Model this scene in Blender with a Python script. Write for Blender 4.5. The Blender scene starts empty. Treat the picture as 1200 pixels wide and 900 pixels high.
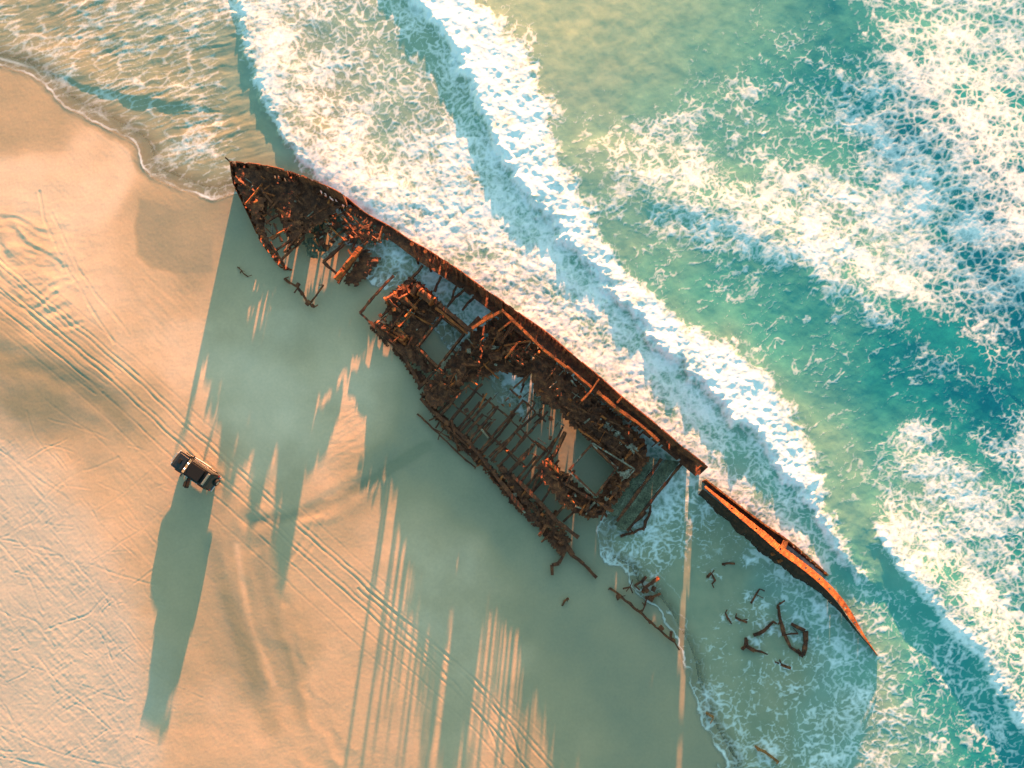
import bpy, bmesh, math, random
import numpy as np
from mathutils import Vector, Matrix

R = math.radians
random.seed(7)
rng = np.random.default_rng(11)
SC = bpy.context.scene
COL = SC.collection

# ------------------------------------------------------------------ camera, sky, sun, exposure
S = 0.09            # metres per photo pixel on the ground
FPX, DIST, TILT = 856.0, 77.0, R(13.5)      # focal length in photo pixels, distance to the aim point, tilt from straight down
CY, CZ = -DIST * math.sin(TILT), DIST * math.cos(TILT)
SUN_EL, SUN_AZ = 5.0, 6.0
cd = bpy.data.cameras.new('camera'); cam = bpy.data.objects.new('camera', cd); COL.objects.link(cam)
cam.location = (0, CY, CZ); cam.rotation_euler = (TILT, 0, 0); cd.sensor_width = 36; cd.lens = 36 * FPX / 1200
cd.clip_start = 1; cd.clip_end = 20000
SC.camera = cam

w = bpy.data.worlds.new('World'); SC.world = w; w.use_nodes = True
nt = w.node_tree; nt.nodes.clear()
sky = nt.nodes.new('ShaderNodeTexSky'); sky.sky_type = 'NISHITA'; sky.sun_disc = False
sky.sun_elevation = R(SUN_EL); sky.sun_rotation = R(SUN_AZ); sky.air_density = 1.0; sky.dust_density = 1.0; sky.ozone_density = 1.0
tint = nt.nodes.new('ShaderNodeMix'); tint.data_type = 'RGBA'; tint.blend_type = 'MULTIPLY'; tint.inputs[0].default_value = 1
tint.inputs[7].default_value = (0.69, 1.0, 0.95, 1)
bg = nt.nodes.new('ShaderNodeBackground'); bg.inputs[1].default_value = 0.09
wo = nt.nodes.new('ShaderNodeOutputWorld')
nt.links.new(sky.outputs[0], tint.inputs[6]); nt.links.new(tint.outputs[2], bg.inputs[0]); nt.links.new(bg.outputs[0], wo.inputs[0])

sl = bpy.data.lights.new('sun', 'SUN'); sl.energy = 5.0; sl.angle = R(0.5); sl.color = (1.0, 0.37, 0.15)
sun = bpy.data.objects.new('sun', sl); COL.objects.link(sun)
tosun = Vector((math.sin(R(SUN_AZ)) * math.cos(R(SUN_EL)), math.cos(R(SUN_AZ)) * math.cos(R(SUN_EL)), math.sin(R(SUN_EL))))
sun.rotation_euler = tosun.to_track_quat('Z', 'Y').to_euler(); sun.location = tosun * 300
vs = SC.view_settings
vs.view_transform = 'Standard'; vs.look = 'None'; vs.gamma = 1; vs.use_curve_mapping = False
vs.exposure = 3.05

# ------------------------------------------------------------------ helpers
def W(px, py, z=0.0):
    dx, u = px - 600, 450 - py
    dy = u * math.cos(TILT) + FPX * math.sin(TILT); dz = u * math.sin(TILT) - FPX * math.cos(TILT)
    t = (z - CZ) / dz
    return Vector((dx * t, CY + dy * t, z))

def tag(o, label=None, cat=None, group=None, kind=None):
    if label: o['label'] = label
    if cat: o['category'] = cat
    if group: o['group'] = group
    if kind: o['kind'] = kind
    return o

def empty(name, loc, rz=0):
    o = bpy.data.objects.new(name, None); COL.objects.link(o)
    o.location = loc; o.rotation_euler = (0, 0, rz); o.empty_display_size = 0.5
    return o

class MB:
    """collects shapes for ONE mesh object"""
    def __init__(s): s.bm = bmesh.new()
    def box(s, c, d, rot=None, bev=0.0):
        m = Matrix.Translation(Vector(c)) @ (rot.to_4x4() if rot is not None else Matrix.Identity(4)) @ Matrix.Diagonal((d[0], d[1], d[2], 1))
        r = bmesh.ops.create_cube(s.bm, size=1, matrix=m)
        if bev > 0:
            es = list({e for v in r['verts'] for e in v.link_edges})
            bmesh.ops.bevel(s.bm, geom=es, offset=bev, segments=2, affect='EDGES', profile=.5)
        return s
    def beam(s, a, b, wd, ht, wob=0.0, n=None, twist=0.0):
        a = Vector(a); b = Vector(b); d = b - a; L = d.length
        if L < 1e-4: return s
        d.normalize()
        n = n or max(1, int(L / 0.5))
        side = d.cross(Vector((0, 0, 1)))
        if side.length < 1e-3: side = Vector((1, 0, 0))
        side.normalize(); up = side.cross(d)
        if twist:
            q = Matrix.Rotation(twist, 3, d); side = q @ side; up = q @ up
        rings = []
        for i in range(n + 1):
            t = i / n; p = a.lerp(b, t)
            if 0 < i < n or wob: p = p + side * random.uniform(-wob, wob) + up * random.uniform(-wob, wob)
            k = 1 + (random.uniform(-.25, .25) if wob else 0)
            vs = [s.bm.verts.new(p + side * (sx * wd / 2 * k) + up * (sz * ht / 2 * k)) for sx, sz in ((-1, -1), (1, -1), (1, 1), (-1, 1))]
            rings.append(vs)
        for i in range(n):
            for j in range(4):
                s.bm.faces.new((rings[i][j], rings[i][(j + 1) % 4], rings[i + 1][(j + 1) % 4], rings[i + 1][j]))
        s.bm.faces.new(rings[0][::-1]); s.bm.faces.new(rings[-1])
        return s
    def tube(s, pts, r, seg=8, r1=None):
        pts = [Vector(p) for p in pts]; rings = []
        for i, p in enumerate(pts):
            d = (pts[min(i + 1, len(pts) - 1)] - pts[max(i - 1, 0)]).normalized()
            side = d.cross(Vector((0, 0, 1)))
            if side.length < 1e-3: side = Vector((1, 0, 0))
            side.normalize(); up = side.cross(d)
            rr = r if r1 is None else r + (r1 - r) * i / (len(pts) - 1)
            rings.append([s.bm.verts.new(p + (side * math.cos(a) + up * math.sin(a)) * rr) for a in [2 * math.pi * k / seg for k in range(seg)]])
        for i in range(len(pts) - 1):
            for j in range(seg):
                s.bm.faces.new((rings[i][j], rings[i][(j + 1) % seg], rings[i + 1][(j + 1) % seg], rings[i + 1][j]))
        s.bm.faces.new(rings[0][::-1]); s.bm.faces.new(rings[-1])
        return s
    def prism(s, prof, y0, y1, y0b=None, y1b=None):
        """profile (x,z) extruded along y"""
        A = [s.bm.verts.new((x, y0, z)) for x, z in prof]; B = [s.bm.verts.new((x, y1, z)) for x, z in prof]
        n = len(prof)
        s.bm.faces.new(A); s.bm.faces.new(B[::-1])
        for i in range(n): s.bm.faces.new((A[(i + 1) % n], A[i], B[i], B[(i + 1) % n]))
        return s
    def build(s, name, mat, parent=None, smooth=False, solid=0.0, bevel=0.0):
        bmesh.ops.recalc_face_normals(s.bm, faces=s.bm.faces[:])
        me = bpy.data.meshes.new(name); s.bm.to_mesh(me); s.bm.free()
        o = bpy.data.objects.new(name, me); COL.objects.link(o)
        if parent is not None: o.parent = parent
        me.materials.append(mat)
        if smooth: me.polygons.foreach_set('use_smooth', [True] * len(me.polygons))
        if bevel:
            m = o.modifiers.new('bevel', 'BEVEL'); m.width = bevel; m.segments = 2; m.limit_method = 'ANGLE'
        if solid:
            m = o.modifiers.new('thickness', 'SOLIDIFY'); m.thickness = solid; m.offset = 0
        return o

# ------------------------------------------------------------------ numpy noise
PERM = rng.permutation(1024).astype(np.int32); PERM = np.concatenate([PERM, PERM, PERM])
GA = rng.random(1024) * 2 * np.pi; GX = np.cos(GA).astype(np.float32); GY = np.sin(GA).astype(np.float32)
RA = rng.random(1024).astype(np.float32); RB = rng.random(1024).astype(np.float32)
def _h(ix, iy): return PERM[(PERM[ix & 1023] + (iy & 1023))]
def perlin(x, y):
    x = np.asarray(x, np.float32); y = np.asarray(y, np.float32)
    x0 = np.floor(x).astype(np.int32); y0 = np.floor(y).astype(np.int32)
    fx = x - x0; fy = y - y0
    u = fx * fx * fx * (fx * (fx * 6 - 15) + 10); v = fy * fy * fy * (fy * (fy * 6 - 15) + 10)
    def g(dx, dy):
        h = _h(x0 + dx, y0 + dy); return GX[h] * (fx - dx) + GY[h] * (fy - dy)
    a = g(0, 0); b = g(1, 0); c = g(0, 1); d = g(1, 1)
    return 1.5 * ((a + (b - a) * u) + ((c + (d - c) * u) - (a + (b - a) * u)) * v)
def fbm(x, y, o=4, g=.5):
    s = 0; a = 1; t = 0
    for i in range(o):
        s = s + a * perlin(x * 2 ** i + 17.3 * i, y * 2 ** i - 9.1 * i); t += a; a *= g
    return s / t
def worley(x, y):
    x0 = np.floor(x).astype(np.int32); y0 = np.floor(y).astype(np.int32)
    f1 = np.full(x.shape, 9., np.float32); f2 = f1.copy()
    for dx in (-1, 0, 1):
        for dy in (-1, 0, 1):
            h = _h(x0 + dx, y0 + dy)
            d = np.hypot(x0 + dx + RA[h] - x, y0 + dy + RB[h] - y)
            f2 = np.minimum(f2, np.maximum(f1, d)); f1 = np.minimum(f1, d)
    return f1, f2
def sst(a, b, x):
    t = np.clip((x - a) / (b - a), 0, 1); return t * t * (3 - 2 * t)
def inpoly(x, y, poly):
    ins = np.zeros(np.shape(x), bool); n = len(poly)
    for i in range(n):
        x1, y1 = poly[i]; x2, y2 = poly[(i + 1) % n]
        if y1 == y2: continue
        c = ((y1 > y) != (y2 > y)) & (x < (x2 - x1) * (y - y1) / (y2 - y1) + x1)
        ins ^= c
    return ins
def polydist(x, y, pts, signed=False):
    best = np.full(np.shape(x), 1e9, np.float32); sg = np.ones(np.shape(x), np.float32); tt = np.zeros(np.shape(x), np.float32); acc = 0
    for (x1, y1), (x2, y2) in zip(pts[:-1], pts[1:]):
        dx, dy = x2 - x1, y2 - y1; L2 = dx * dx + dy * dy
        t = np.clip(((x - x1) * dx + (y - y1) * dy) / L2, 0, 1)
        d = np.hypot(x - x1 - t * dx, y - y1 - t * dy); m = d < best
        best = np.where(m, d, best)
        if signed: sg = np.where(m, np.sign((x - x1) * dy - (y - y1) * dx), sg)
        tt = np.where(m, acc + t * math.sqrt(L2), tt); acc += math.sqrt(L2)
    return (best * sg if signed else best), tt
def smooth_line(pts, n=6):
    P = [np.array(p, float) for p in pts]; P = [2 * P[0] - P[1]] + P + [2 * P[-1] - P[-2]]; out = []
    for i in range(1, len(P) - 2):
        for k in range(n):
            t = k / n
            out.append(tuple(.5 * ((2 * P[i]) + (-P[i - 1] + P[i + 1]) * t + (2 * P[i - 1] - 5 * P[i] + 4 * P[i + 1] - P[i + 2]) * t * t + (-P[i - 1] + 3 * P[i] - 3 * P[i + 1] + P[i + 2]) * t ** 3)))
    out.append(tuple(P[-2])); return out

# ------------------------------------------------------------------ materials
def newmat(name):
    m = bpy.data.materials.new(name); m.use_nodes = True
    t = m.node_tree; p = t.nodes['Principled BSDF']
    return m, t, p
def nd(t, typ, **kw):
    n = t.nodes.new(typ)
    for k, v in kw.items(): setattr(n, k, v)
    return n
def noise(t, scale, detail=4, rough=.55, coord='Object'):
    tc = nd(t, 'ShaderNodeTexCoord'); n = nd(t, 'ShaderNodeTexNoise')
    n.inputs['Scale'].default_value = scale; n.inputs['Detail'].default_value = detail; n.inputs['Roughness'].default_value = rough
    t.links.new(tc.outputs[coord], n.inputs['Vector']); return n
def ramp(t, src, stops):
    r = nd(t, 'ShaderNodeValToRGB'); e = r.color_ramp.elements
    while len(e) < len(stops): e.new(.5)
    for el, (p, c) in zip(e, stops): el.position = p; el.color = (*c, 1)
    t.links.new(src, r.inputs[0]); return r
def attr(t, name):
    a = nd(t, 'ShaderNodeAttribute'); a.attribute_name = name; return a
def mix(t, f, a, b, mode='MIX'):
    m = nd(t, 'ShaderNodeMix', data_type='RGBA', blend_type=mode)
    for s, i in ((f, 0), (a, 6), (b, 7)):
        if isinstance(s, (int, float)): m.inputs[i].default_value = s
        elif isinstance(s, tuple): m.inputs[i].default_value = (*s, 1)
        else: t.links.new(s, m.inputs[i])
    return m.outputs[2]

def rust_mat(name, dark, mid, light, scale=1.6, shift=0.0):
    m, t, p = newmat(name)
    n1 = noise(t, scale, 6, .65); n2 = noise(t, scale * 7, 4, .6)
    c = ramp(t, n1.outputs[0], [(0.33 + shift, dark), (.52 + shift, mid), (.66 + shift, light)])
    c2 = ramp(t, n2.outputs[0], [(.35, (.45, .4, .4)), (.65, (1.25, 1.2, 1.15))])
    t.links.new(mix(t, 1.0, c.outputs[0], c2.outputs[0], 'MULTIPLY'), p.inputs['Base Color'])
    p.inputs['Roughness'].default_value = .85; p.inputs['Specular IOR Level'].default_value = .25
    b = nd(t, 'ShaderNodeBump'); b.inputs['Strength'].default_value = .5; b.inputs['Distance'].default_value = .06
    t.links.new(n2.outputs[0], b.inputs['Height']); t.links.new(b.outputs[0], p.inputs['Normal'])
    return m
M = {}
M['rust'] = rust_mat('rusty_iron', (.05, .018, .011), (.15, .043, .018), (.28, .09, .034))
M['rust_dark'] = rust_mat('dark_rusty_iron', (.045, .017, .011), (.125, .039, .018), (.23, .075, .030))
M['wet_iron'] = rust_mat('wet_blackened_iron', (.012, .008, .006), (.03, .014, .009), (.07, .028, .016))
M['rust_orange'] = rust_mat('bright_orange_rust', (.16, .04, .014), (.34, .085, .02), (.46, .14, .035))
M['rust_pale'] = rust_mat('pale_flaking_rust', (.10, .065, .045), (.22, .17, .125), (.38, .33, .26))
M['algae'] = rust_mat('algae_stained_plate', (.055, .055, .035), (.11, .11, .07), (.17, .165, .115), 1.0)
M['band'] = rust_mat('mottled_orange_rust', (.07, .022, .011), (.30, .085, .022), (.44, .15, .04), 1.9, -.04)  # brighter orange rust broken by dark patches
def plain(name, c, rough=.5, metal=0, spec=.5, nscale=0):
    m, t, p = newmat(name)
    p.inputs['Base Color'].default_value = (*c, 1); p.inputs['Roughness'].default_value = rough; p.inputs['Metallic'].default_value = metal
    p.inputs['Specular IOR Level'].default_value = spec
    if nscale:
        n = noise(t, nscale, 5, .6)
        c2 = ramp(t, n.outputs[0], [(.3, tuple(v * .7 for v in c)), (.7, tuple(v * 1.25 for v in c))])
        t.links.new(c2.outputs[0], p.inputs['Base Color'])
    return m
M['paint'] = plain('black_car_paint', (.012, .011, .011), .28, 0, .5, 3)
M['glass'] = plain('tinted_glass', (.02, .025, .025), .06, 0, .6)
M['screen'] = plain('reflection_pale_screen', (.16, .16, .12), .25, 0, .6, 8)  # windscreen reflection painted as a pale base colour, shared by the awning
M['tyre'] = plain('tyre_rubber', (.018, .018, .018), .9, 0, .2, 9)
M['chrome'] = plain('polished_metal', (.75, .75, .74), .2, 1)
M['plastic'] = plain('black_plastic', (.012, .012, .012), .8, 0, .12)
M['lampglass'] = plain('lamp_glass', (.8, .8, .78), .15)
M['red'] = plain('red_lamp', (.35, .02, .015), .2)
M['interior'] = plain('seat_fabric', (.05, .045, .04), .9, 0, .2, 10)
M['alu'] = plain('brushed_aluminium', (.55, .56, .56), .38, .9)
M['wood'] = rust_mat('weathered_plank', (.13, .05, .02), (.3, .12, .04), (.42, .2, .07), 2.0)

# ------------------------------------------------------------------ shore plan (photo pixels on the ground plane)
SHORE = smooth_line([(-1500, -60), (-300, 55), (-60, 74), (0, 78), (45, 95), (75, 124), (120, 148), (160, 172), (172, 203), (215, 224), (250, 234), (272, 228),
         (300, 226), (340, 236), (375, 258), (405, 286), (430, 300), (428, 326), (446, 338), (470, 336), (492, 360), (507, 382), (529, 410),
         (560, 430), (585, 470), (615, 492), (645, 474), (690, 500), (728, 560), (704, 604), (697, 636), (708, 662), (728, 674), (738, 694), (765, 712),
         (790, 752), (800, 776), (806, 806), (824, 852), (846, 892), (880, 960), (1300, 1500), (2600, 3000)], 5)
SEA_POLY = SHORE + [(60000, 3000), (60000, -60000), (-60000, -60000), (-60000, -60)]

def axis_coords(lo, hi, step, far):
    a = list(np.arange(lo, hi + step, step)); s = step; x = a[-1]
    up = []
    while x < far: s *= 1.35; x += s; up.append(x)
    s = step; x = lo; dn = []
    while x > -far: s *= 1.35; x -= s; dn.append(x)
    return np.array(dn[::-1] + a + up, np.float32)
GXc = axis_coords(-50, 1250, 1.17, 40000); GYc = axis_coords(-50, 950, 1.17, 40000)
PX, PY = np.meshgrid(GXc, GYc)
shp = PX.shape
_cx = np.clip(PX, -60, 1260); _cy = np.clip(PY, -60, 960); _u = 450 - _cy
_t = -CZ / (_u * math.sin(TILT) - FPX * math.cos(TILT))
XW = (_cx - 600) * _t + (PX - _cx) * S; YW = CY + (_u * math.cos(TILT) + FPX * math.sin(TILT)) * _t - (PY - _cy) * S
insea = inpoly(PX, PY, SEA_POLY)
near = (PX > -400) & (PX < 1600) & (PY > -400) & (PY < 1300)
dsh = np.full(shp, 400., np.float32)
dsh[near] = polydist(PX[near], PY[near], SHORE)[0]
dsh[~near] = 800.
dsh = np.where(insea, -dsh, dsh)            # + on land, - at sea (pixels)
dshn = dsh + 5 * fbm(PX / 22, PY / 22, 3) * sst(60, 0, np.abs(dsh)) + (13 * np.abs(perlin(PX / 42 + 3, PY / 42)) + 3 * np.abs(perlin(PX / 12, PY / 12))) * sst(600, 660, PY) * sst(40, 5, np.abs(dsh))

def field(points, sigma, cols):
    P = np.array(points, np.float32); num = [np.zeros(shp, np.float32) for _ in cols]; den = np.full(shp, 1e-12, np.float32)
    wx = PX + 18 * perlin(PX / 60, PY / 60); wy = PY + 18 * perlin(PX / 60 + 50, PY / 60)
    cx = np.clip(wx, -60, 1260); cy = np.clip(wy, -60, 960)
    for p in P:
        d2 = (cx - p[0]) ** 2 + (cy - p[1]) ** 2
        wgt = np.exp(-d2 / (2 * sigma * sigma)) + 1e-4 / (1 + d2 / 2500)
        den += wgt
        for k, c in enumerate(cols): num[k] += wgt * p[c]
    return [n / den for n in num]

def make_sheet(name, mat, keepface, Z, attrs):
    keepv = np.zeros(shp, bool)
    kf = keepface
    keepv[:-1, :-1] |= kf; keepv[1:, :-1] |= kf; keepv[:-1, 1:] |= kf; keepv[1:, 1:] |= kf
    idx = np.full(shp, -1, np.int64); idx[keepv] = np.arange(keepv.sum())
    co = np.empty((keepv.sum(), 3), np.float32)
    co[:, 0] = XW[keepv]; co[:, 1] = YW[keepv]; co[:, 2] = Z[keepv]
    f = np.stack([idx[1:, :-1][kf], idx[1:, 1:][kf], idx[:-1, 1:][kf], idx[:-1, :-1][kf]], 1).astype(np.int32)
    me = bpy.data.meshes.new(name); me.vertices.add(len(co)); me.vertices.foreach_set('co', co.ravel())
    me.loops.add(f.size); me.loops.foreach_set('vertex_index', f.ravel())
    me.polygons.add(len(f)); me.polygons.foreach_set('loop_start', np.arange(0, f.size, 4, dtype=np.int32))
    me.polygons.foreach_set('use_smooth', np.ones(len(f), bool))
    me.update()
    for k, a in attrs.items():
        at = me.attributes.new(k, 'FLOAT', 'POINT'); at.data.foreach_set('value', np.ascontiguousarray(a[keepv], np.float32))
    me.materials.append(mat)
    o = bpy.data.objects.new(name, me); COL.objects.link(o); o['kind'] = 'structure'
    return o

# ---------------- the beach
land = np.clip(dsh, -60, 4000) * S
zs = 0.006 * np.clip(land, -5, 60) - 0.0
zs += 0.07 * fbm(PX / 190, PY / 190, 3) * sst(-5, 10, land)
zs += 0.012 * fbm(PX / 22, PY / 30, 3)
def stroke(pts, width, depth, shoulder=.4, wig=0.0, even=0.0):
    """a groove pressed in the sand along a line"""
    global zs
    P = smooth_line(pts, 5); xs = [p[0] for p in P]; ys = [p[1] for p in P]; mg = width * 4 + 6
    j0, j1 = np.searchsorted(GXc, [min(xs) - mg, max(xs) + mg]); i0, i1 = np.searchsorted(GYc, [min(ys) - mg, max(ys) + mg])
    if j1 <= j0 or i1 <= i0: return
    x = PX[i0:i1, j0:j1]; y = PY[i0:i1, j0:j1]
    d, tt = polydist(x + wig * perlin(x / 30, y / 30), y + wig * perlin(x / 30 + 9, y / 30), P)
    a = np.clip(.6 + .9 * fbm(x / 26 + pts[0][1], y / 26, 2), even, 1.3)
    zs[i0:i1, j0:j1] += a * depth * (-np.exp(-(d / width) ** 2) + shoulder * np.exp(-((d - 1.9 * width) / (.8 * width)) ** 2))
def off(pts, dx, dy): return [(x + dx, y + dy) for x, y in pts]
for ox, oy, dp_ in ((0, 0, .02), (-4, 6, .02), (-9, 11, .016), (-15, 16, .02), (-22, 22, .014), (7, -5, .014)):
    stroke(off([(-60, 280), (0, 334), (45, 368), (95, 410), (135, 440)], ox, oy), 1.1, dp_, .5, 1.5, .5)
main = [(-60, 285), (0, 338), (60, 388), (130, 446), (210, 520), (300, 601), (400, 690), (480, 762), (560, 836), (640, 925)]
for dx, dy, dep in ((0, 0, .029), (4.4, -4.0, .018), (15, -13.5, .027), (19.4, -17.5, .022), (-12, 12, .018), (-25, 26, .010), (29, -26, .010)):
    stroke(off(main, dx, dy), 1.1, dep, .5, 1.2, .6)
stroke([(420, 690), (470, 735), (545, 815), (580, 870), (600, 930)], 1.2, .034, .45, 2, .6)
stroke([(430, 690), (490, 740), (560, 800), (600, 860), (618, 930)], 1.2, .034, .45, 2, .6)
stroke([(440, 700), (520, 765), (590, 850), (625, 920)], 1.4, .022)
stroke([(45, 225), (62, 280), (95, 340), (135, 402)], 1.4, .02, .5, 2); stroke([(62, 250), (90, 310), (125, 360), (152, 392)], 1.4, .015, .5, 2)
stroke([(372, 602), (352, 640), (342, 655)], 2.2, .02, .4); stroke([(384, 604), (365, 642), (350, 664)], 2, .015)
for pts, wd, dp in (([(-20, 250), (0, 253), (25, 258), (45, 268), (62, 278)], 2.6, .035), ([(-10, 266), (15, 271), (30, 284), (55, 298), (76, 314)], 2.6, .035), ([(4, 258), (12, 270), (22, 284), (38, 297)], 4.2, .05), ([(-8, 280), (2, 292), (14, 309), (28, 326)], 4.5, .06),
                    ([(18, 331), (30, 342), (45, 346), (70, 333), (86, 327)], 3, .045), ([(42, 362), (55, 352), (68, 346)], 2.4, .035), ([(54, 368), (66, 366), (80, 362)], 4, .05), ([(62, 385), (78, 383), (96, 379)], 2.6, .035), ([(-5, 315), (10, 335), (24, 350), (34, 352)], 3, .04)):
    stroke(pts, wd, dp * .62, .6, 4, .3)
# drain channel and low scarps
stroke([(296, 613), (330, 607), (368, 597), (400, 582), (440, 560), (500, 522), (560, 512)], 8, .045, .5, 4)
stroke([(300, 612), (280, 640), (284, 700), (318, 770), (345, 850), (390, 910)], 9, .02, .6, 12)
stroke([(330, 690), (350, 770), (362, 820), (420, 905)], 6, .015, .6, 10)
stroke([(-40, 395), (20, 425), (90, 452), (140, 478)], 12, .04, .4, 8)
# wave ripples
rm = np.exp(-(((PX - 402) / 34) ** 2 + ((PY - 505) / 48) ** 2))
zs += .02 * rm * fbm((PX * .93 - PY * .35) / 26, (PX * .35 + PY * .93 + 6 * fbm(PX / 30, PY / 30, 2)) / 6.5, 3)
rm2 = np.exp(-(((PX - 45) / 60) ** 2 + ((PY - 310) / 70) ** 2))
zs += .07 * rm2 * fbm(PX / 40, PY / 22, 4)
# dry churned sand, bottom left
DRY = [(-80, 430), (40, 520), (110, 600), (165, 700), (190, 770), (192, 1000), (-80, 1000)]
dd = np.where(inpoly(PX, PY, DRY), 1, -1) * np.where(near, polydist(PX, PY, DRY + DRY[:1])[0], 500)
dry = sst(-28, 55, dd + 22 * fbm(PX / 40, PY / 40, 3))
def streaks(ang, along, across, seed):
    c, s_ = math.cos(R(ang)), math.sin(R(ang)); u = PX * c + PY * s_; v = -PX * s_ + PY * c
    v = v + 3 * perlin(u / 60 + seed, v / 60)
    return perlin(u / along + seed, v / across - seed)
ch = .30 * streaks(47, 70, 2.6, 3) + .22 * streaks(-38, 50, 2.6, 21) + .55 * fbm(PX / 7, PY / 6, 4) + .25 * np.abs(perlin(PX / 3.5, PY / 3.5))
zs += .020 * dry * ch * (.6 + .8 * sst(-.3, .4, fbm(PX / 50, PY / 50, 2)))
for i in range(46):
    cx_, cy_ = random.uniform(-30, 190), random.uniform(500, 930); an = R(random.choice((48, 44, 52, 58, 40, -35, -42, 20)) + random.uniform(-5, 5)); Ls = random.uniform(50, 170); bend = random.uniform(-14, 14)
    stroke([(cx_ - math.cos(an) * Ls / 2, cy_ - math.sin(an) * Ls / 2), (cx_ + bend * math.sin(an), cy_ - bend * math.cos(an)), (cx_ + math.cos(an) * Ls / 2, cy_ + math.sin(an) * Ls / 2)], random.uniform(.9, 1.2), random.uniform(.006, .016), .5, 3)
for i in range(150):
    cx_, cy_ = random.uniform(-30, 195), random.uniform(520, 930); an = R(random.choice((48, 44, 55, 10, -30, 35)) + random.uniform(-14, 14)); Ls = random.uniform(8, 34)
    stroke([(cx_ - math.cos(an) * Ls / 2, cy_ - math.sin(an) * Ls / 2), (cx_ + random.uniform(-2, 2), cy_ + random.uniform(-2, 2)), (cx_ + math.cos(an) * Ls / 2, cy_ + math.sin(an) * Ls / 2)], random.uniform(.8, 1.1), random.uniform(.004, .011), .6, 1)
for i in range(26):
    cx_, cy_ = random.uniform(40, 175), random.uniform(600, 800); an = R(51 + random.uniform(-3, 3)); Ls = random.uniform(50, 130)
    stroke([(cx_ - math.cos(an) * Ls / 2, cy_ - math.sin(an) * Ls / 2), (cx_, cy_ + random.uniform(-3, 3)), (cx_ + math.cos(an) * Ls / 2, cy_ + math.sin(an) * Ls / 2)], 1.0, random.uniform(.004, .009), .5, 1)
patch = sst(-.1, .5, fbm(PX / 120, PY / 120, 3))
zs += .0035 * (1 - dry) * patch * (streaks(42, 90, 4, 5) + streaks(48, 70, 3, 15))
zs += .010 * (1 - dry) * fbm(PX / 60, PY / 45, 3)
zs += .0045 * fbm(PX / 4, PY / 4, 2) + .0035 * fbm(PX / 2.2, PY / 2.2, 1)
# damp sand field; upper-left glare painted in as pale low values
WET_GLARE_P = [(300, 500, .1), (330, 300, .6), (230, 270, .85), (190, 255, .7), (130, 190, .15), (60, 130, .55), (20, 110, .6), (120, 240, .0), (60, 220, .05), (160, 300, .3), (100, 330, .1), (20, 300, .2), (20, 430, .85), (60, 440, .95), (110, 462, .85), (10, 480, .75), (140, 480, .6),
        (60, 395, .2), (150, 420, .2), (60, 560, .3), (140, 560, .4), (130, 640, .3), (240, 640, .55), (215, 700, .6), (200, 760, .5), (250, 450, .15), (280, 430, .1), (300, 760, .75), (300, 690, .7), (330, 740, .65), (360, 850, .4), (270, 860, .3), (230, 860, .4), (300, 870, .3), (330, 480, .0), (350, 540, .15), (420, 430, .1), (390, 500, .25), (400, 585, .6), (450, 560, .85), (520, 530, .85), (560, 580, .85), (470, 610, .35),
        (640, 680, .80), (600, 700, .6), (540, 660, .25), (500, 700, .2), (540, 740, .25), (480, 640, .25), (700, 760, .75), (760, 830, .75), (780, 880, .75), (660, 830, .6), (560, 800, .3), (480, 850, .35), (420, 760, .35), (350, 580, .4), (500, 450, .7), (600, 560, .95), (680, 600, .95), (450, 380, .7), (380, 400, .35), (300, 380, .25), (270, 330, .45), (560, 470, .9), (620, 620, .95), (250, 520, .35), (310, 650, .55), (370, 680, .35)]
wet = field(WET_GLARE_P, 26, [2])[0]
def damp(pts, wd, amt):
    global wet
    d_ = np.full(shp, 999., np.float32); P_ = smooth_line(pts, 5); m_ = (PX > min(p[0] for p in pts) - 90) & (PX < max(p[0] for p in pts) + 90) & (PY > min(p[1] for p in pts) - 90) & (PY < max(p[1] for p in pts) + 90)
    d_[m_] = polydist(PX[m_], PY[m_], P_)[0]; wet = wet + amt * np.exp(-((d_ + 3 * fbm(PX / 25, PY / 25, 2)) / wd) ** 2)
damp([(250, 640), (266, 700), (292, 770), (318, 850)], 13, .32); damp([(308, 630), (312, 690), (342, 780), (354, 835)], 10, .25); damp([(-20, 424), (40, 428), (80, 440), (118, 464), (146, 492)], 13, .35)
damp([(298, 613), (330, 607), (368, 597), (400, 582), (440, 560), (500, 522)], 6, .35); damp([(278, 640), (292, 720), (322, 800)], 4, -.3); damp([(20, 480), (60, 470)], 20, .25)
DP = [(158, 226), (155, 262), (157, 300), (178, 318), (218, 327), (252, 322), (264, 238), (225, 240)]
dp_ = np.where(inpoly(PX, PY, DP), 1, -1) * np.where(near, polydist(PX, PY, DP + DP[:1])[0], 500)
wet = np.maximum(wet, .82 * sst(-5, 9, dp_ + 5 * fbm(PX / 30, PY / 30, 2)))
wet = np.maximum(wet, .85 * sst(14, 1, dshn)); wet = np.where(near, wet, sst(300, 0, dsh) * .8 + .3)
wet = np.clip(wet + .12 * fbm(PX / 45, PY / 45, 3), 0, 1) * (1 - .7 * dry)
landkeep = (dsh > -14)[:-1, :-1]
zs = np.where(dsh < 0, zs - .02 - .012 * np.abs(dsh) * S * 4, zs)

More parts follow.
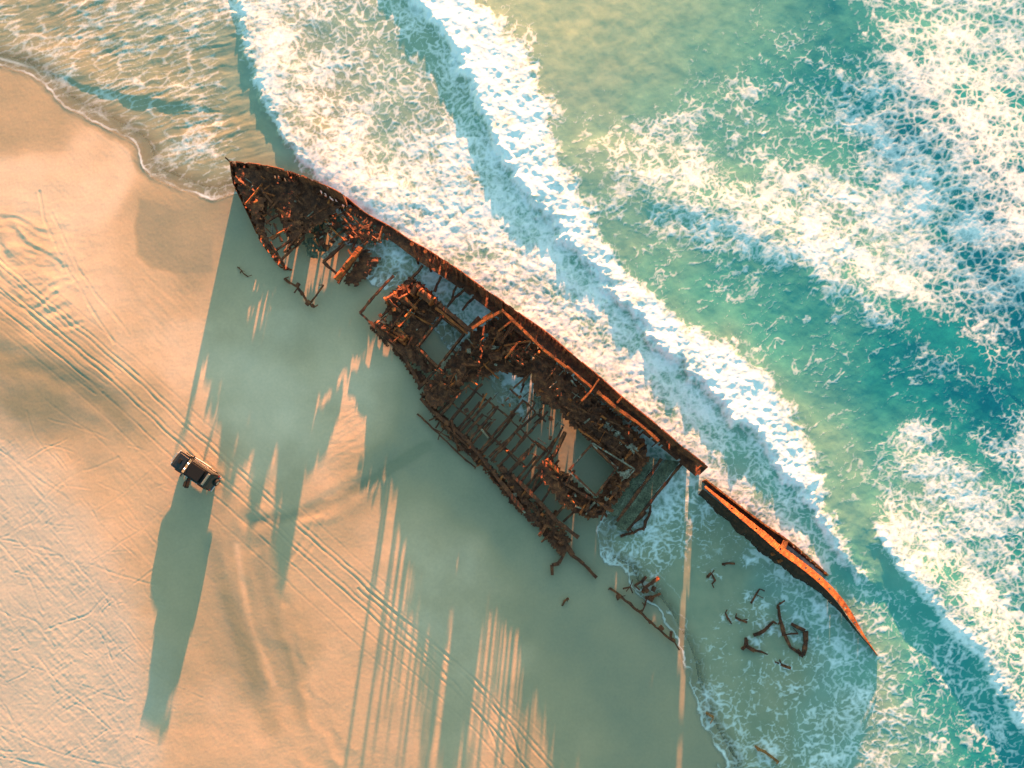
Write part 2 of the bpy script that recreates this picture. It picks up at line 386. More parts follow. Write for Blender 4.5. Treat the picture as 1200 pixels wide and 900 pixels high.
def sand_material():
    m, t, p = newmat('beach_sand')
    a = attr(t, 'wet'); dr = attr(t, 'dry')  # wet: damp sand, plus the painted upper-left glare as low values
    c = ramp(t, a.outputs['Fac'], [(0, (.68, .475, .33)), (.3, (.47, .325, .205)), (.6, (.345, .255, .155)), (.8, (.275, .225, .145)), (1, (.215, .19, .12))])
    base = mix(t, dr.outputs['Fac'], c.outputs[0], (.425, .37, .295))
    n1 = noise(t, .12, 5, .6); n2 = noise(t, 3.5, 5, .65); n3 = noise(t, 26, 3, .6)
    v = ramp(t, n1.outputs[0], [(.3, (.9, .93, .95)), (.7, (1.08, 1.06, 1.04))])
    v2 = ramp(t, n2.outputs[0], [(.3, (.94, .95, .96)), (.7, (1.05, 1.05, 1.05))])
    base = mix(t, 1.0, base, v.outputs[0], 'MULTIPLY'); base = mix(t, 1.0, base, v2.outputs[0], 'MULTIPLY')
    t.links.new(base, p.inputs['Base Color'])
    r = nd(t, 'ShaderNodeMapRange'); r.inputs['From Min'].default_value = .3; r.inputs['From Max'].default_value = 1; r.inputs['To Min'].default_value = .85; r.inputs['To Max'].default_value = .42
    t.links.new(a.outputs['Fac'], r.inputs['Value']); t.links.new(r.outputs[0], p.inputs['Roughness'])
    p.inputs['Specular IOR Level'].default_value = .35
    b = nd(t, 'ShaderNodeBump'); b.inputs['Strength'].default_value = .25; b.inputs['Distance'].default_value = .01
    t.links.new(n3.outputs[0], b.inputs['Height']); t.links.new(b.outputs[0], p.inputs['Normal'])
    return m
make_sheet('beach', sand_material(), landkeep, zs, {'wet': wet, 'dry': dry})  # wet holds damp sand and the painted upper-left glare

# ---------------- the sea
FOAMP = [(20, 20, .36, .12), (100, 40, .44, .10), (200, 60, .42, .2), (60, 85, .42, .06), (150, 130, .42, .06), (230, 110, .42, .15), (240, 180, .5, .08), (200, 200, .45, .02), (312, 125, .1, .25), (338, 180, .1, .2), (290, 160, .3, .18), (270, 60, .4, .2),
    (300, 25, .8, .3), (335, 95, .85, .3), (380, 170, .88, .3), (440, 220, .85, .3), (400, 60, .45, .3), (450, 50, .42, .34), (505, 100, .42, .34), (470, 140, .5, .35), (415, 15, .5, .32), (530, 190, .8, .36), (500, 260, .88, .35), (470, 262, .9, .35), (560, 300, .78, .4),
    (600, 330, .86, .4), (650, 380, .84, .42), (610, 270, .86, .4), (700, 420, .75, .5), (680, 360, .84, .42), (760, 470, .82, .44), (800, 510, .8, .46), (840, 545, .6, .55), (740, 420, .82, .42), (820, 480, .78, .45),
    (620, 10, .02, .32), (680, 30, .03, .4), (680, 130, .22, .42), (660, 90, .15, .4), (740, 60, .1, .5), (800, 60, .12, .6), (880, 70, .15, .62), (930, 20, .2, .8), (1000, 20, .22, .85), (850, 15, .06, .65), (720, 200, .45, .42), (800, 210, .6, .5), (880, 180, .45, .6), (950, 150, .4, .65), (690, 250, .3, .5),
    (760, 300, .22, .55), (820, 330, .22, .62), (860, 270, .7, .6), (780, 250, .5, .55), (950, 260, .8, .5), (1000, 320, .75, .55), (1060, 250, .72, .6), (1040, 130, .6, .85), (1100, 170, .62, 1), (1140, 230, .58, 1), (1180, 300, .55, 1.05), (1060, 190, .55, 1), (1090, 110, .6, 1), (1140, 330, .5, 1.05), (1060, 50, .5, .7), (1120, 50, .66, .6), (1180, 30, .45, .75), (1180, 110, .58, .85), (1120, 20, .6, .6),
    (900, 350, .3, .7), (980, 400, .3, .8), (940, 390, .15, .75), (1050, 390, .35, .88), (1100, 330, .6, .85), (1180, 400, .35, 1), (1080, 460, .12, .9), (1160, 480, .25, 1), (1000, 480, .1, .8), (930, 450, .12, .6), (890, 440, .1, .5), (970, 540, .12, .55), (1000, 590, .1, .5), (1100, 400, .3, .95),
    (1080, 540, .66, .65), (1120, 600, .72, .6), (1180, 540, .55, .8), (1060, 600, .8, .5), (1180, 640, .55, .85), (1140, 700, .72, .6), (1190, 780, .55, .7), (1040, 560, .45, .6), (1190, 620, .5, .9),
    (1006, 640, .12, .55), (1030, 680, .15, .65), (1070, 720, .25, .75), (1100, 790, .3, .85), (1150, 850, .3, .9), (1180, 890, .35, .9), (985, 700, .4, .6), (960, 640, .55, .5), (900, 600, .6, .5), (1050, 760, .3, .75),
    (770, 590, .8, .4), (745, 620, .6, .25), (720, 640, .6, .15), (720, 655, .5, .1), (750, 660, .4, .12), (790, 600, .6, .3), (800, 650, .2, .1), (830, 700, .14, .06), (780, 700, .12, .06), (860, 780, .14, .06), (900, 720, .34, .15), (930, 790, .26, .1), (880, 830, .2, .08), (850, 870, .3, .08), (820, 770, .3, .05), (900, 870, .3, .1), (840, 620, .3, .15), (870, 690, .16, .08), (815, 600, .25, .1), (816, 640, .08, .03), (812, 700, .06, .03), (808, 750, .08, .03), (990, 760, .5, .35), (1000, 830, .5, .3), (960, 780, .4, .2), (870, 850, .45, .08), (835, 825, .6, .05), (845, 870, .55, .05), (815, 780, .5, .05), (920, 850, .4, .12), (960, 840, .42, .3), (1000, 800, .42, .45), (1040, 860, .45, .4), (1000, 890, .5, .35), (1100, 880, .35, .7), (940, 690, .5, .45), (450, 310, .55, .35), (530, 385, .7, .3), (600, 450, .45, .4), (560, 380, .4, .4)]
foamd, depth = field(FOAMP, 26, [2, 3])
depth = field(FOAMP, 40, [3])[0]
B1 = smooth_line([(262, -60), (275, 0), (284, 55), (308, 125), (345, 185), (385, 225), (430, 252)])
B2 = smooth_line([(440, -60), (472, 0), (522, 55), (545, 110), (572, 165), (618, 238), (700, 330), (765, 405), (845, 482), (905, 545), (950, 605), (988, 668), (1036, 706)])
B2B = smooth_line([(520, -60), (560, 0), (618, 55), (640, 120), (660, 185), (720, 300), (795, 375), (885, 425), (935, 505), (976, 590), (1012, 660), (1045, 700)])
B3 = smooth_line([(998, 560), (1012, 600), (1036, 650), (1087, 717), (1140, 773), (1164, 815), (1198, 866), (1270, 960)])
B4 = smooth_line([(-60, 60), (0, 70), (60, 88), (120, 108), (180, 120), (240, 128)])
wob = 10 * fbm(PX / 30, PY / 30, 4) + 5 * fbm(PX / 9, PY / 9, 3)
def sd(line):
    out = np.full(shp, 900., np.float32); tt = np.zeros(shp, np.float32)
    o, t_ = polydist(PX[near], PY[near], line, True); out[near] = o; tt[near] = t_; return out, tt
s1, t1 = sd(B1); s2, t2 = sd(B2); s2b, _ = sd(B2B); s3, t3 = sd(B3); s4, t4 = sd(B4)
# foam cover: density field + wave fronts, broken up into lace
wob = wob * (1 - .55 * sst(540, 630, PY))
in2 = sst(-7, 7, s2 + wob * 1.5) * sst(14, -12, s2b + wob * 1.9)
endfade2 = sst(712, 670, PY)
foamd = np.maximum(foamd, in2 * endfade2 * .97)
tail2 = sst(46, 0, s2b + wob) * sst(-16, 0, s2b + wob) * .42 * endfade2        # thin streaks trailing behind the breaker
foamd = np.maximum(foamd, tail2 * .8)
foamd = np.maximum(foamd, .20 * sst(-10, 10, s2b) * sst(170, 60, s2b) * sst(40, 160, PY) * sst(640, 560, PY))
f1 = sst(-3, 6, s1 + wob * .7) * sst(60, 8, s1) * sst(330, 235, PY)
foamd = np.maximum(foamd, f1 * .9)
foamd *= 1 - .85 * sst(-1, -8, s1 + wob * .7) * sst(-44, -14, s1) * sst(20, 60, PY) * sst(250, 190, PY)
f3 = sst(-3, 7, s3 + wob) * sst(60, 10, s3) * sst(580, 640, PY)
foamd = np.maximum(foamd, f3 * .86)
band3 = sst(0, -10, s3 + wob) * sst(-58, -20, s3 + 2 * wob) * sst(560, 600, PY)
foamd = foamd * (1 - band3) + band3 * (.16 + .26 * sst(660, 740, PY))
foamd = np.maximum(foamd, .0)
outer = sst(60, 170, s2b) * sst(700, 600, PY) * sst(-10, 90, PY + .35 * (PX - 900))
foamd = np.maximum(foamd, .33 * outer)
du_, dv_ = PX * .77 + PY * .64, -PX * .64 + PY * .77                     # along and across the wave trains
foamd = np.clip(foamd * (.88 + .12 * in2) + .16 * fbm(PX / 70, PY / 55, 3) * (foamd > .03) + .26 * fbm(du_ / 120, dv_ / 30, 4) * outer, 0, 1)
for x_, y_, a_ in ((925, 745, .6), (884, 752, .5), (935, 750, .5), (757, 690, .6), (768, 735, .4), (740, 622, .6), (834, 675, .4), (855, 725, .35), (897, 738, .45), (900, 885, .6), (830, 838, .6), (884, 698, .5), (918, 780, .4), (1030, 772, .7), (1005, 745, .5), (960, 712, .6), (925, 680, .6), (880, 655, .5), (850, 622, .5), (830, 596, .6)):
    foamd = np.maximum(foamd, a_ * np.exp(-(((PX - x_) / 17) ** 2 + ((PY - y_) / 13) ** 2)))
# lace
wx = PX + 12 * fbm(PX / 30, PY / 30, 3) + 6 * fbm(PX / 11 + 5, PY / 11, 2); wy = PY + 12 * fbm(PX / 30 + 40, PY / 30, 3) + 6 * fbm(PX / 11, PY / 11 + 31, 2)
ca, sa = math.cos(R(28)), math.sin(R(28))
topl = sst(380, 250, PX) * sst(260, 150, PY)           # long horizontal ripples in the top left corner
uu = (wx * ca + wy * sa); vv = (-wx * sa + wy * ca)
hx = PX + 7 * fbm(PX / 40, PY / 40, 2); hy = PY + 5 * fbm(PX / 34 + 40, PY / 26, 3)
E1, E1b = worley(uu / 12.5, vv / 8); E2, E2b = worley(uu / 6.6 + 30, vv / 4.6 + 12); E3, E3b = worley((hx + .30 * hy) / 27 + 3, (hy + .28 * hx) / 7.5); E4, E4b = worley(PX / 4.4, PY / 3.6)
trough = sst(-10, 20, s2b) * sst(250, 130, s2b) * (.35 + .65 * sst(40, 160, PY)) * sst(640, 560, PY)
ta = wx * .86 - wy * .5; tb = wx * .5 + wy * .86
rid_t = np.abs(fbm(ta / 62, tb / 13, 4))
eA = (E1b - E1) * (1 - topl) + (E3b - E3) * topl; eB = E2b - E2; eC = E4b - E4
rid = np.abs(fbm(uu / 24, vv / 13, 4)) * (1 - topl) + np.abs(fbm((hx + .30 * hy) / 46, (hy + .28 * hx) / 10, 3)) * topl
rid = rid * (1 - trough) + rid_t * trough
lacy = sst(930, 1060, PX) * sst(430, 340, PY) * sst(-60, 40, PX - 980 - .2 * PY)
dl = np.clip(foamd * (.92 + .75 * fbm(PX / 42, PY / 32, 3)) + .12 * fbm(PX / 13, PY / 11, 3) * sst(.04, .3, foamd), 0, 1.15)
E5, E5b = worley((PX + 5 * fbm(PX / 20, PY / 20, 2)) / 11, (PY + 5 * fbm(PX / 20 + 9, PY / 20, 2)) / 9); E6, E6b = worley((PX + 4 * fbm(PX / 16, PY / 16, 2)) / 19 + 4, PY / 15)
eA = eA * (1 - lacy) + np.minimum(E5b - E5, .75 * (E6b - E6) + .06) * lacy
def fil(e, wd): return sst(wd * 1.25, wd * .15, e)
fA = fil(eA, .02 + .50 * dl ** 1.4); fB = fil(eB, .01 + .40 * dl ** 1.8); fC = fil(eC, .01 + .38 * dl ** 2.2)
opac = np.clip(.80 + .40 * fbm(PX / 30, PY / 22, 3) * (1 - .6 * lacy) * (1.2 - dl), .2, 1)
fA = fil(eA, .05 + .58 * dl ** 1.35); fB = fil(eB, .01 + .50 * dl ** 1.7); fC = fil(eC, .01 + .45 * dl ** 2)
fR = fil(rid, .004 + .13 * dl ** 1.15 + .022 * trough)
low = sst(.5, .15, dl)
foam = 1 - (1 - (.62 + .30 * dl) * (1 - .35 * topl) * opac * fA * sst(.04, .30, dl) * (1 - .8 * trough * low)) * (1 - (.35 + .35 * dl) * opac * fB * sst(.15, .5, dl)) * (1 - .45 * fC * sst(.3, .7, dl)) * (1 - (.30 + .25 * trough) * opac * fR * sst(.03, .2, dl)) * (1 - (.34 + .10 * lacy) * dl ** 1.2)
fT = fil(rid_t, .055) * sst(-.12, .38, fbm(ta / 95 + 3, tb / 26, 2)) * trough * .62
foam = np.maximum(foam, fT)
foam = np.maximum(foam, sst(.84, 1.0, foamd + .12 * fbm(PX / 12, PY / 10, 3)) * .97)
foam *= sst(0.0, .12, foamd)
# swash line: a thin white lip where the water ends, and older lips further in
edgeq = -dshn
lipn = .55 + .6 * perlin(PX / 25, PY / 25)
lip = np.exp(-((edgeq - 1.6) / 1.5) ** 2) * np.clip(lipn + .25, 0.1, 1)
openlip = sst(-20, 10, -(np.abs(PX - 470) - 190)) * sst(230, 260, PY) * sst(610, 590, PY)
lip *= (1 - openlip * .75) * (1 - .1 * sst(600, 660, PY))
foam = np.maximum(foam, lip)
for k, (amp, ctr) in enumerate(((.7, 9), (.5, 19), (.45, 32))):
    dl = edgeq - ctr - 7 * perlin(PX / 24 + 7 * k, PY / 24) - 2 * perlin(PX / 8, PY / 8)
    foam = np.maximum(foam, amp * np.exp(-(dl / 1.3) ** 2) * np.clip(.5 + perlin(PX / 18 + 3, PY / 18 + 5 * k), 0, 1))
foam = np.clip(foam, 0, 1)
for ax_ in (0, 1): foam = .10 * np.roll(foam, 1, ax_) + .8 * foam + .10 * np.roll(foam, -1, ax_)
fL = np.exp(-((s4 - 1) / 2.2) ** 2); foam = np.maximum(foam, fL * .7 * sst(60, 20, PX))
# heights (metres)
zw = .03 + 0 * PX
offs = sst(0, 90, -dsh)
dirn = (PX * .80 - PY * .60)
zw = zw + offs * (.16 * fbm(PX / 75, PY / 110, 3) + .035 * fbm(PX / 14, PY / 18, 3))
rA = np.clip((s2 + wob * 1.2 + 2) / 15, 0, 1); rise2 = (rA * rA * (3 - 2 * rA)) * np.clip(1 - (s2b + 70) / 130, 0, 1) ** 1.2 * endfade2
zw += .66 * rise2 + endfade2 * in2 * (.11 * fbm(PX / 20, PY / 20, 3) + .04 * np.abs(fbm(PX / 13 + 7, PY / 13, 3)) + .008 * np.abs(perlin(PX / 4.5, PY / 4.5)))
zw += .34 * sst(-4, 10, s1 + wob) * sst(90, 14, s1) * sst(300, 215, PY)
st3 = sst(575, 690, PY)
zw += .45 * sst(-10, 14, s3 + wob) * sst(80, 20, s3) * st3
zw += -.14 * sst(0, -18, s3 + .5 * wob) * sst(-50, -22, s3) * st3
zw += .13 * sst(-5, 4, s4 + .4 * wob) * sst(50, 5, s4) * sst(275, 200, PX)
zw += .055 * topl * fbm((hx + .30 * hy) / 40, (hy + .28 * hx) / 9, 3)
C1 = smooth_line([(985, -30), (1015, 30), (1060, 100), (1105, 170), (1165, 250), (1230, 340)]); C2 = smooth_line([(690, 190), (780, 225), (880, 262), (960, 315), (1050, 370), (1150, 440)])
sc1, _ = sd(C1); sc2, _ = sd(C2)
w3_ = 8 * fbm(PX / 60, PY / 60, 3)
zw += .85 * np.where(sc1 > 0, np.exp(-((sc1 + w3_) / 75) ** 2), np.exp(-((sc1 + w3_) / 62) ** 2)) + .30 * np.exp(-((sc2 + w3_ * 2) / 40) ** 2)
zw += foam * (.025 + .022 * fbm(PX / 9, PY / 9, 3) + .010 * (1 - np.clip(eB * 1.6, 0, 1))) * sst(0, 40, -dsh)
zw += sst(.55, .9, foamd) * .07 * fbm(PX / 9, PY / 9, 3) * offs
zw = np.where(near, zw, .03)
zw = .03 + (zw - .03) * sst(-2, 60, -dsh)
alpha = sst(-.6, 3.5, edgeq) * .35 + sst(2, 34, edgeq) * .65
alpha = np.clip(np.maximum(alpha, foam), 0, 1) * sst(-1.2, .6, edgeq)
depth = np.clip(depth + .10 * fbm(PX / 60, PY / 60, 3), 0, 1.1) * sst(0, 60, -dsh)
depth = np.where(near, depth, 1.0); foam = np.where(near, foam, .1)
glow_tint = np.exp(-(((PX - 640) / 150) ** 2 + ((PY - 25) / 90) ** 2)) + .35 * np.exp(-(((PX - 950) / 50) ** 2 + ((PY - 490) / 50) ** 2)) + .4 * np.exp(-(((PX - 760) / 200) ** 2 + ((PY - 10) / 60) ** 2))  # yellow sun glow on the water, painted in as a colour mask
glow_tint = np.clip(glow_tint * .8, 0, 1)
seakeep = (dsh < 6)[:-1, :-1]

def sea_material():
    m, t, p = newmat('sea_water')
    d = attr(t, 'depth'); fo = attr(t, 'foam'); al = attr(t, 'alpha'); gl = attr(t, 'glow_tint')
    c = ramp(t, d.outputs['Fac'], [(0, (.30, .27, .175)), (.15, (.24, .25, .165)), (.32, (.215, .30, .24)), (.48, (.165, .32, .25)), (.65, (.07, .29, .245)), (.85, (.018, .225, .22)), (1, (.004, .165, .2))])
    base = mix(t, gl.outputs['Fac'], c.outputs[0], (.285, .37, .25))  # sun glow mixed into the water colour as yellow-green
    n1 = noise(t, .5, 6, .6)
    v = ramp(t, n1.outputs[0], [(.3, (.82, .88, .9)), (.7, (1.15, 1.1, 1.08))])
    base = mix(t, 1.0, base, v.outputs[0], 'MULTIPLY')
    n2 = noise(t, 4.5, 6, .7)
    thr = nd(t, 'ShaderNodeMath', operation='ADD'); mm = nd(t, 'ShaderNodeMath', operation='MULTIPLY_ADD')
    mm.inputs[1].default_value = .5; mm.inputs[2].default_value = -.25
    t.links.new(n2.outputs[0], mm.inputs[0]); t.links.new(fo.outputs['Fac'], thr.inputs[0]); t.links.new(mm.outputs[0], thr.inputs[1])
    fr = nd(t, 'ShaderNodeMapRange'); fr.inputs['From Min'].default_value = .18; fr.inputs['From Max'].default_value = .92
    t.links.new(thr.outputs[0], fr.inputs['Value'])
    col = mix(t, fr.outputs[0], base, (.76, .765, .77))
    t.links.new(col, p.inputs['Base Color'])
    rr = nd(t, 'ShaderNodeMapRange'); rr.inputs['To Min'].default_value = .16; rr.inputs['To Max'].default_value = .8
    t.links.new(fr.outputs[0], rr.inputs['Value']); t.links.new(rr.outputs[0], p.inputs['Roughness'])
    p.inputs['IOR'].default_value = 1.33
    n3 = noise(t, 5.5, 5, .65)
    b = nd(t, 'ShaderNodeBump'); b.inputs['Strength'].default_value = .22; b.inputs['Distance'].default_value = .04
    t.links.new(n3.outputs[0], b.inputs['Height']); t.links.new(b.outputs[0], p.inputs['Normal'])
    tr = nd(t, 'ShaderNodeBsdfTransparent'); mx = nd(t, 'ShaderNodeMixShader'); out = t.nodes['Material Output']
    t.links.new(al.outputs['Fac'], mx.inputs[0]); t.links.new(tr.outputs[0], mx.inputs[1]); t.links.new(p.outputs[0], mx.inputs[2]); t.links.new(mx.outputs[0], out.inputs['Surface'])
    return m
zsea = np.where(dsh > -14, np.maximum(zw, zs + .02), zw)
make_sheet('sea', sea_material(), seakeep, zsea, {'depth': depth, 'foam': foam, 'alpha': alpha, 'glow_tint': glow_tint})
# ---------------- what stands on the beach
def ground_z(px, py):
    j = int(np.argmin(np.abs(GXc - px))); i = int(np.argmin(np.abs(GYc - py)))
    return float(zs[i, j])

def interp(x, tab, k=1):
    xs = [t[0] for t in tab]; return float(np.interp(x, xs, [t[k] for t in tab]))

# ------------------------------------------------------------------ the shipwreck
ship = empty('shipwreck', W(545, 395, 0))
tag(ship, 'long rusted shipwreck hull with broken decks lying along the shoreline', 'shipwreck')
INV = Matrix.Translation(-ship.location)
def sb(mb, name, mat, parent=None, **k):
    """build a part of the wreck: shapes are given in world space"""
    off_ = -ship.location
    if parent is not None and parent is not ship: off_ = off_
    bmesh.ops.translate(mb.bm, verts=mb.bm.verts[:], vec=off_)
    return mb.build(name, mat, parent or ship, **k)

GUN = smooth_line([(269, 189), (306, 193), (336, 200), (364, 210), (387, 220), (403, 229), (429, 250), (458, 266), (480, 281), (498, 291), (533, 313), (560, 333), (589, 353), (614, 371), (640, 389), (668, 413), (702, 441), (729, 465), (765, 494), (798, 522), (831, 548)], 8)
#            px   plate  rib-top
HT = [(268, 2.9, 2.9), (273, 2.9, 2.9), (276, 2.0, 2.1), (283, 1.9, 2.0), (289, 1.7, 1.8), (291, 2.5, 2.6), (297, 2.6, 2.8), (300, 2.1, 2.3), (306, 2.3, 2.5), (312, 3.0, 3.0), (318, 2.9, 3.1), (324, 3.2, 3.3), (336, 3.1, 3.3), (338, 1.95, 2.6), (346, 1.9, 3.0), (350, 3.2, 3.4), (360, 3.5, 3.6), (372, 2.7, 3.2), (380, 3.4, 3.6), (402, 3.8, 3.9), (405, 1.05, 1.2), (440, 1.0, 1.1), (476, 1.1, 1.2), (480, 1.3, 3.6), (505, 1.4, 4.0), (526, 1.7, 4.4), (530, 3.0, 4.5), (545, 3.4, 4.5), (560, 4.2, 4.6), (568, 4.4, 4.5), (570.5, 1.3, 4.4), (573, 1.3, 4.5), (575, 4.5, 4.5), (602, 4.2, 4.6), (605, 2.1, 3.9), (630, 2.2, 3.8), (660, 2.4, 3.8), (672, 3.0, 3.9), (690, 3.4, 3.9), (720, 3.8, 3.9), (760, 4.0, 4.0), (794, 4.0, 4.0), (796, 2.9, 4.0), (799, 4.0, 4.0), (812, 3.9, 3.9), (831, 3.3, 3.3)]
HOLES = [(312, 314, .9, 1.5), (317, 319, 1.0, 1.6), (321, 324, 1.1, 1.75), (327.5, 329.7, .9, 1.5), (333, 336, 1.1, 1.8), (339, 341, .9, 1.45), (291, 293.5, .8, 1.5), (299, 301, .7, 1.3), (306, 307.8, .8, 1.5), (372, 377, .35, 1.15), (379.5, 384, .4, 1.1), (386.5, 391, .35, 1.2), (393.5, 397, .4, 1.05), (399, 402, .3, 1.2),
         (626, 633, .25, .9), (608, 612, .3, .6), (617, 620, .2, .5), (645, 648, .3, .8), (667, 686, .42, 1.05), (655, 660, .4, .8), (700, 704, .25, .5), (310, 313, .4, .9), (345, 348, .5, .9), (352, 354, .4, 1.0), (816, 821, -.1, .6), (818, 825, .6, 1.1), (817, 822.5, 1.1, 1.7), (819.5, 825, 1.7, 2.7), (786, 790, 1.5, 2.2), (773, 776, 1.2, 1.9), (690, 692, .9, 1.6), (716, 719, 1.0, 1.4), (742, 744, 1.3, 1.9), (640, 643, 1.1, 1.5)]
# walk the gunwale at even spacing
def resample(line, step):
    out = [line[0]]; acc = 0
    for (a, b), (c, d) in zip(line[:-1], line[1:]):
        L = math.hypot(c - a, d - b); t = step - acc
        while t <= L:
            out.append((a + (c - a) * t / L, b + (d - b) * t / L)); t += step
        acc = (acc + L) % step if L < t else L - (t - step)
    return out
gun = resample(GUN, 2.4)
mb = MB(); nz = 22
gridv = []
for i, (gx_, gy_) in enumerate(gun):
    jag = .05 if gx_ < 405 or gx_ > 720 else (.04 if gx_ < 480 else .13); hp = interp(gx_, HT, 1) * (1 + jag * random.uniform(-1, 1)); top = W(gx_, gy_, hp)
    a = gun[max(i - 1, 0)]; b = gun[min(i + 1, len(gun) - 1)]
    tx, ty = b[0] - a[0], b[1] - a[1]; L = math.hypot(tx, ty)
    inn = Vector((ty / L * -1, -tx / L, 0))           # towards the land side (world)
    if inn.y > 0: inn = -inn
    flare = .85 * max(0, 1 - (gx_ - 268) / 130) + .12
    col = []
    for k in range(nz + 1):
        t = k / nz; z = -.6 + (hp + .6) * t
        lean = flare * max(0.0, 1 - max(z, 0) / max(hp, .1)) ** 1.3
        if gx_ < 275: lean *= (gx_ - 268) / 7
        p = Vector((top.x, top.y, z)) + inn * (lean + random.uniform(-.02, .02))
        col.append((p, z))
    gridv.append(col)
vv_ = [[mb.bm.verts.new(p) for p, z in c] for c in gridv]
for i in range(len(gun) - 1):
    x = (gun[i][0] + gun[i + 1][0]) / 2
    for k in range(nz):
        z = (gridv[i][k][1] + gridv[i][k + 1][1]) / 2
        if any(a <= x <= b and c <= z <= d for a, b, c, d in HOLES): continue
        if z > .5 and k > nz - 3 and random.random() < .10: continue
        mb.bm.faces.new((vv_[i][k], vv_[i + 1][k], vv_[i + 1][k + 1], vv_[i][k + 1]))
seaward = sb(mb, 'hull_plating', M['rust_dark'], solid=.06)

# land side of the bow and what is left of the land side plating
LAND = smooth_line([(269, 189), (273, 214), (282, 234), (293, 257), (304, 281), (315, 297), (327, 312), (338, 319)], 8)
LH = [(269, 2.7), (271, 1.9), (282, 1.5), (293, 1.2), (302, .9), (310, .6), (320, .5), (338, .35)]
lg = resample(LAND, 2.4); mb = MB(); cols = []
for i, (gx_, gy_) in enumerate(lg):
    hp = interp(gx_, LH) * (1 + .08 * random.uniform(-1, 1)); top = W(gx_, gy_, hp); cols.append([])
    for k in range(9):
        z = -.5 + (hp + .5) * k / 8; lean = .7 * max(0.0, 1 - max(z, 0) / hp) ** 1.3 * min(1, (gx_ - 268.5) / 12)
        cols[-1].append(mb.bm.verts.new(Vector((top.x + lean * .85, top.y + lean * .45, z))))
for i in range(len(lg) - 1):
    for k in range(8):
        if k > 5 and lg[i][0] > 300 and random.random() < .3: continue
        mb.bm.faces.new((cols[i][k], cols[i + 1][k], cols[i + 1][k + 1], cols[i][k + 1]))
sb(mb, 'hull_plating', M['rust'], solid=.06)
mb = MB(); mb.beam(W(269, 189, 2.72), W(264, 184.5, 3.0), .14, .12); sb(mb, 'stem_spike', M['rust_dark'])

# upright frames standing above the torn plating
def gun_at(px):
    for (a, b), (c, d) in zip(GUN[:-1], GUN[1:]):
        if a <= px <= c: t = (px - a) / (c - a + 1e-9); return a + (c - a) * t, b + (d - b) * t
    return GUN[-1]
rib = None
ribs = [606 + 4.3 * i for i in range(19)] + [491, 504, 510, 515.5, 518, 523, 527, 533, 540, 548, 556] + [340, 344, 347, 304, 408, 422, 437, 452, 466]
for px in ribs:
    if 664 < px < 689: continue
    px += random.uniform(-.8, .8); ax, ay = gun_at(px); h = interp(px, HT, 2) * random.uniform(.86, 1.08)
    p1 = W(ax, ay, h); p0 = Vector((p1.x - .05, p1.y - .06, -.3))
    mb = MB(); mb.beam(p0 + Vector((-.08, -.1, 0)), p1 + Vector((random.uniform(-.1, .1), -.08, 0)), .10 if random.random() < .6 else .2, .16, .012); sb(mb, 'hull_frame', M['rust'])
for px, h in ((484, 5.1), (499.5, 5.3), (512, 3.2), (520, 3.3)):      # tall davit posts
    ax, ay = gun_at(px); p1 = W(ax - 1, ay + 3, h)
    mb = MB(); mb.tube([(p1.x, p1.y, 0), (p1.x, p1.y, h * .6), (p1.x, p1.y, h)], .13 if h > 4 else .17, 8)
    po = sb(mb, 'davit_post', M['rust'], smooth=True)
    mb = MB(); mb.tube([(p1.x, p1.y, h + .004), (p1.x, p1.y, h + .09)], .21, 10); sb(mb, 'post_cap', M['rust_orange'], po)

# side stringer: the broad strip of plate along the seaward side
INN = smooth_line([(404, 243), (428, 263), (458, 282), (489, 305), (533, 334), (573, 363), (610, 393), (635, 410), (668, 438), (700, 466), (735, 494), (765, 517), (790, 537), (817, 560)], 6)
ig = resample(INN, 2.4); zb = [(400, .75), (478, .85), (527, 1.8), (831, 2.2)]
mb = MB(); rows = []
for i, (x, y) in enumerate(ig):
    f = i / (len(ig) - 1); ax, ay = gun_at(405 + (829 - 405) * f if False else min(830, x + 14 + 0 * f)); z = interp(x, zb)
    a = W(ax, ay, z); b = W(x, y, z); rows.append([mb.bm.verts.new(a.lerp(b, k / 5) + Vector((0, 0, -.05 * math.sin(k) + random.uniform(-.03, .03)))) for k in range(6)])
for i in range(len(ig) - 1):
    for k in range(5):
        if k == 4 and random.random() < .12: continue
        mb.bm.faces.new((rows[i][k], rows[i + 1][k], rows[i + 1][k + 1], rows[i][k + 1]))
sb(mb, 'side_stringer', M['rust_dark'], solid=.05)
mb = None; run = []
for i in range(0, len(gun), 3):      # gunwale lip, in separate lengths
    a = gun[i]; za = .98 if 404 < a[0] < 480 else interp(a[0], HT, 1)
    if run and (abs(za - run[-1][2]) > .4 or random.random() < .04):
        if len(run) > 1:
            mb = MB(); mb.beam(W(run[0][0], run[0][1], run[0][2] + .03), W(run[1][0], run[1][1], run[1][2] + .03), .16, .08, .01) if len(run) == 2 else mb.tube([W(x, y, z + .03) for x, y, z in run], .085, 5)
            sb(mb, 'gunwale', M['rust'])
        run = []
    run.append((a[0], a[1], za))
if len(run) > 1:
    mb = MB(); mb.tube([W(x, y, z + .03) for x, y, z in run], .085, 5); sb(mb, 'gunwale', M['rust'])

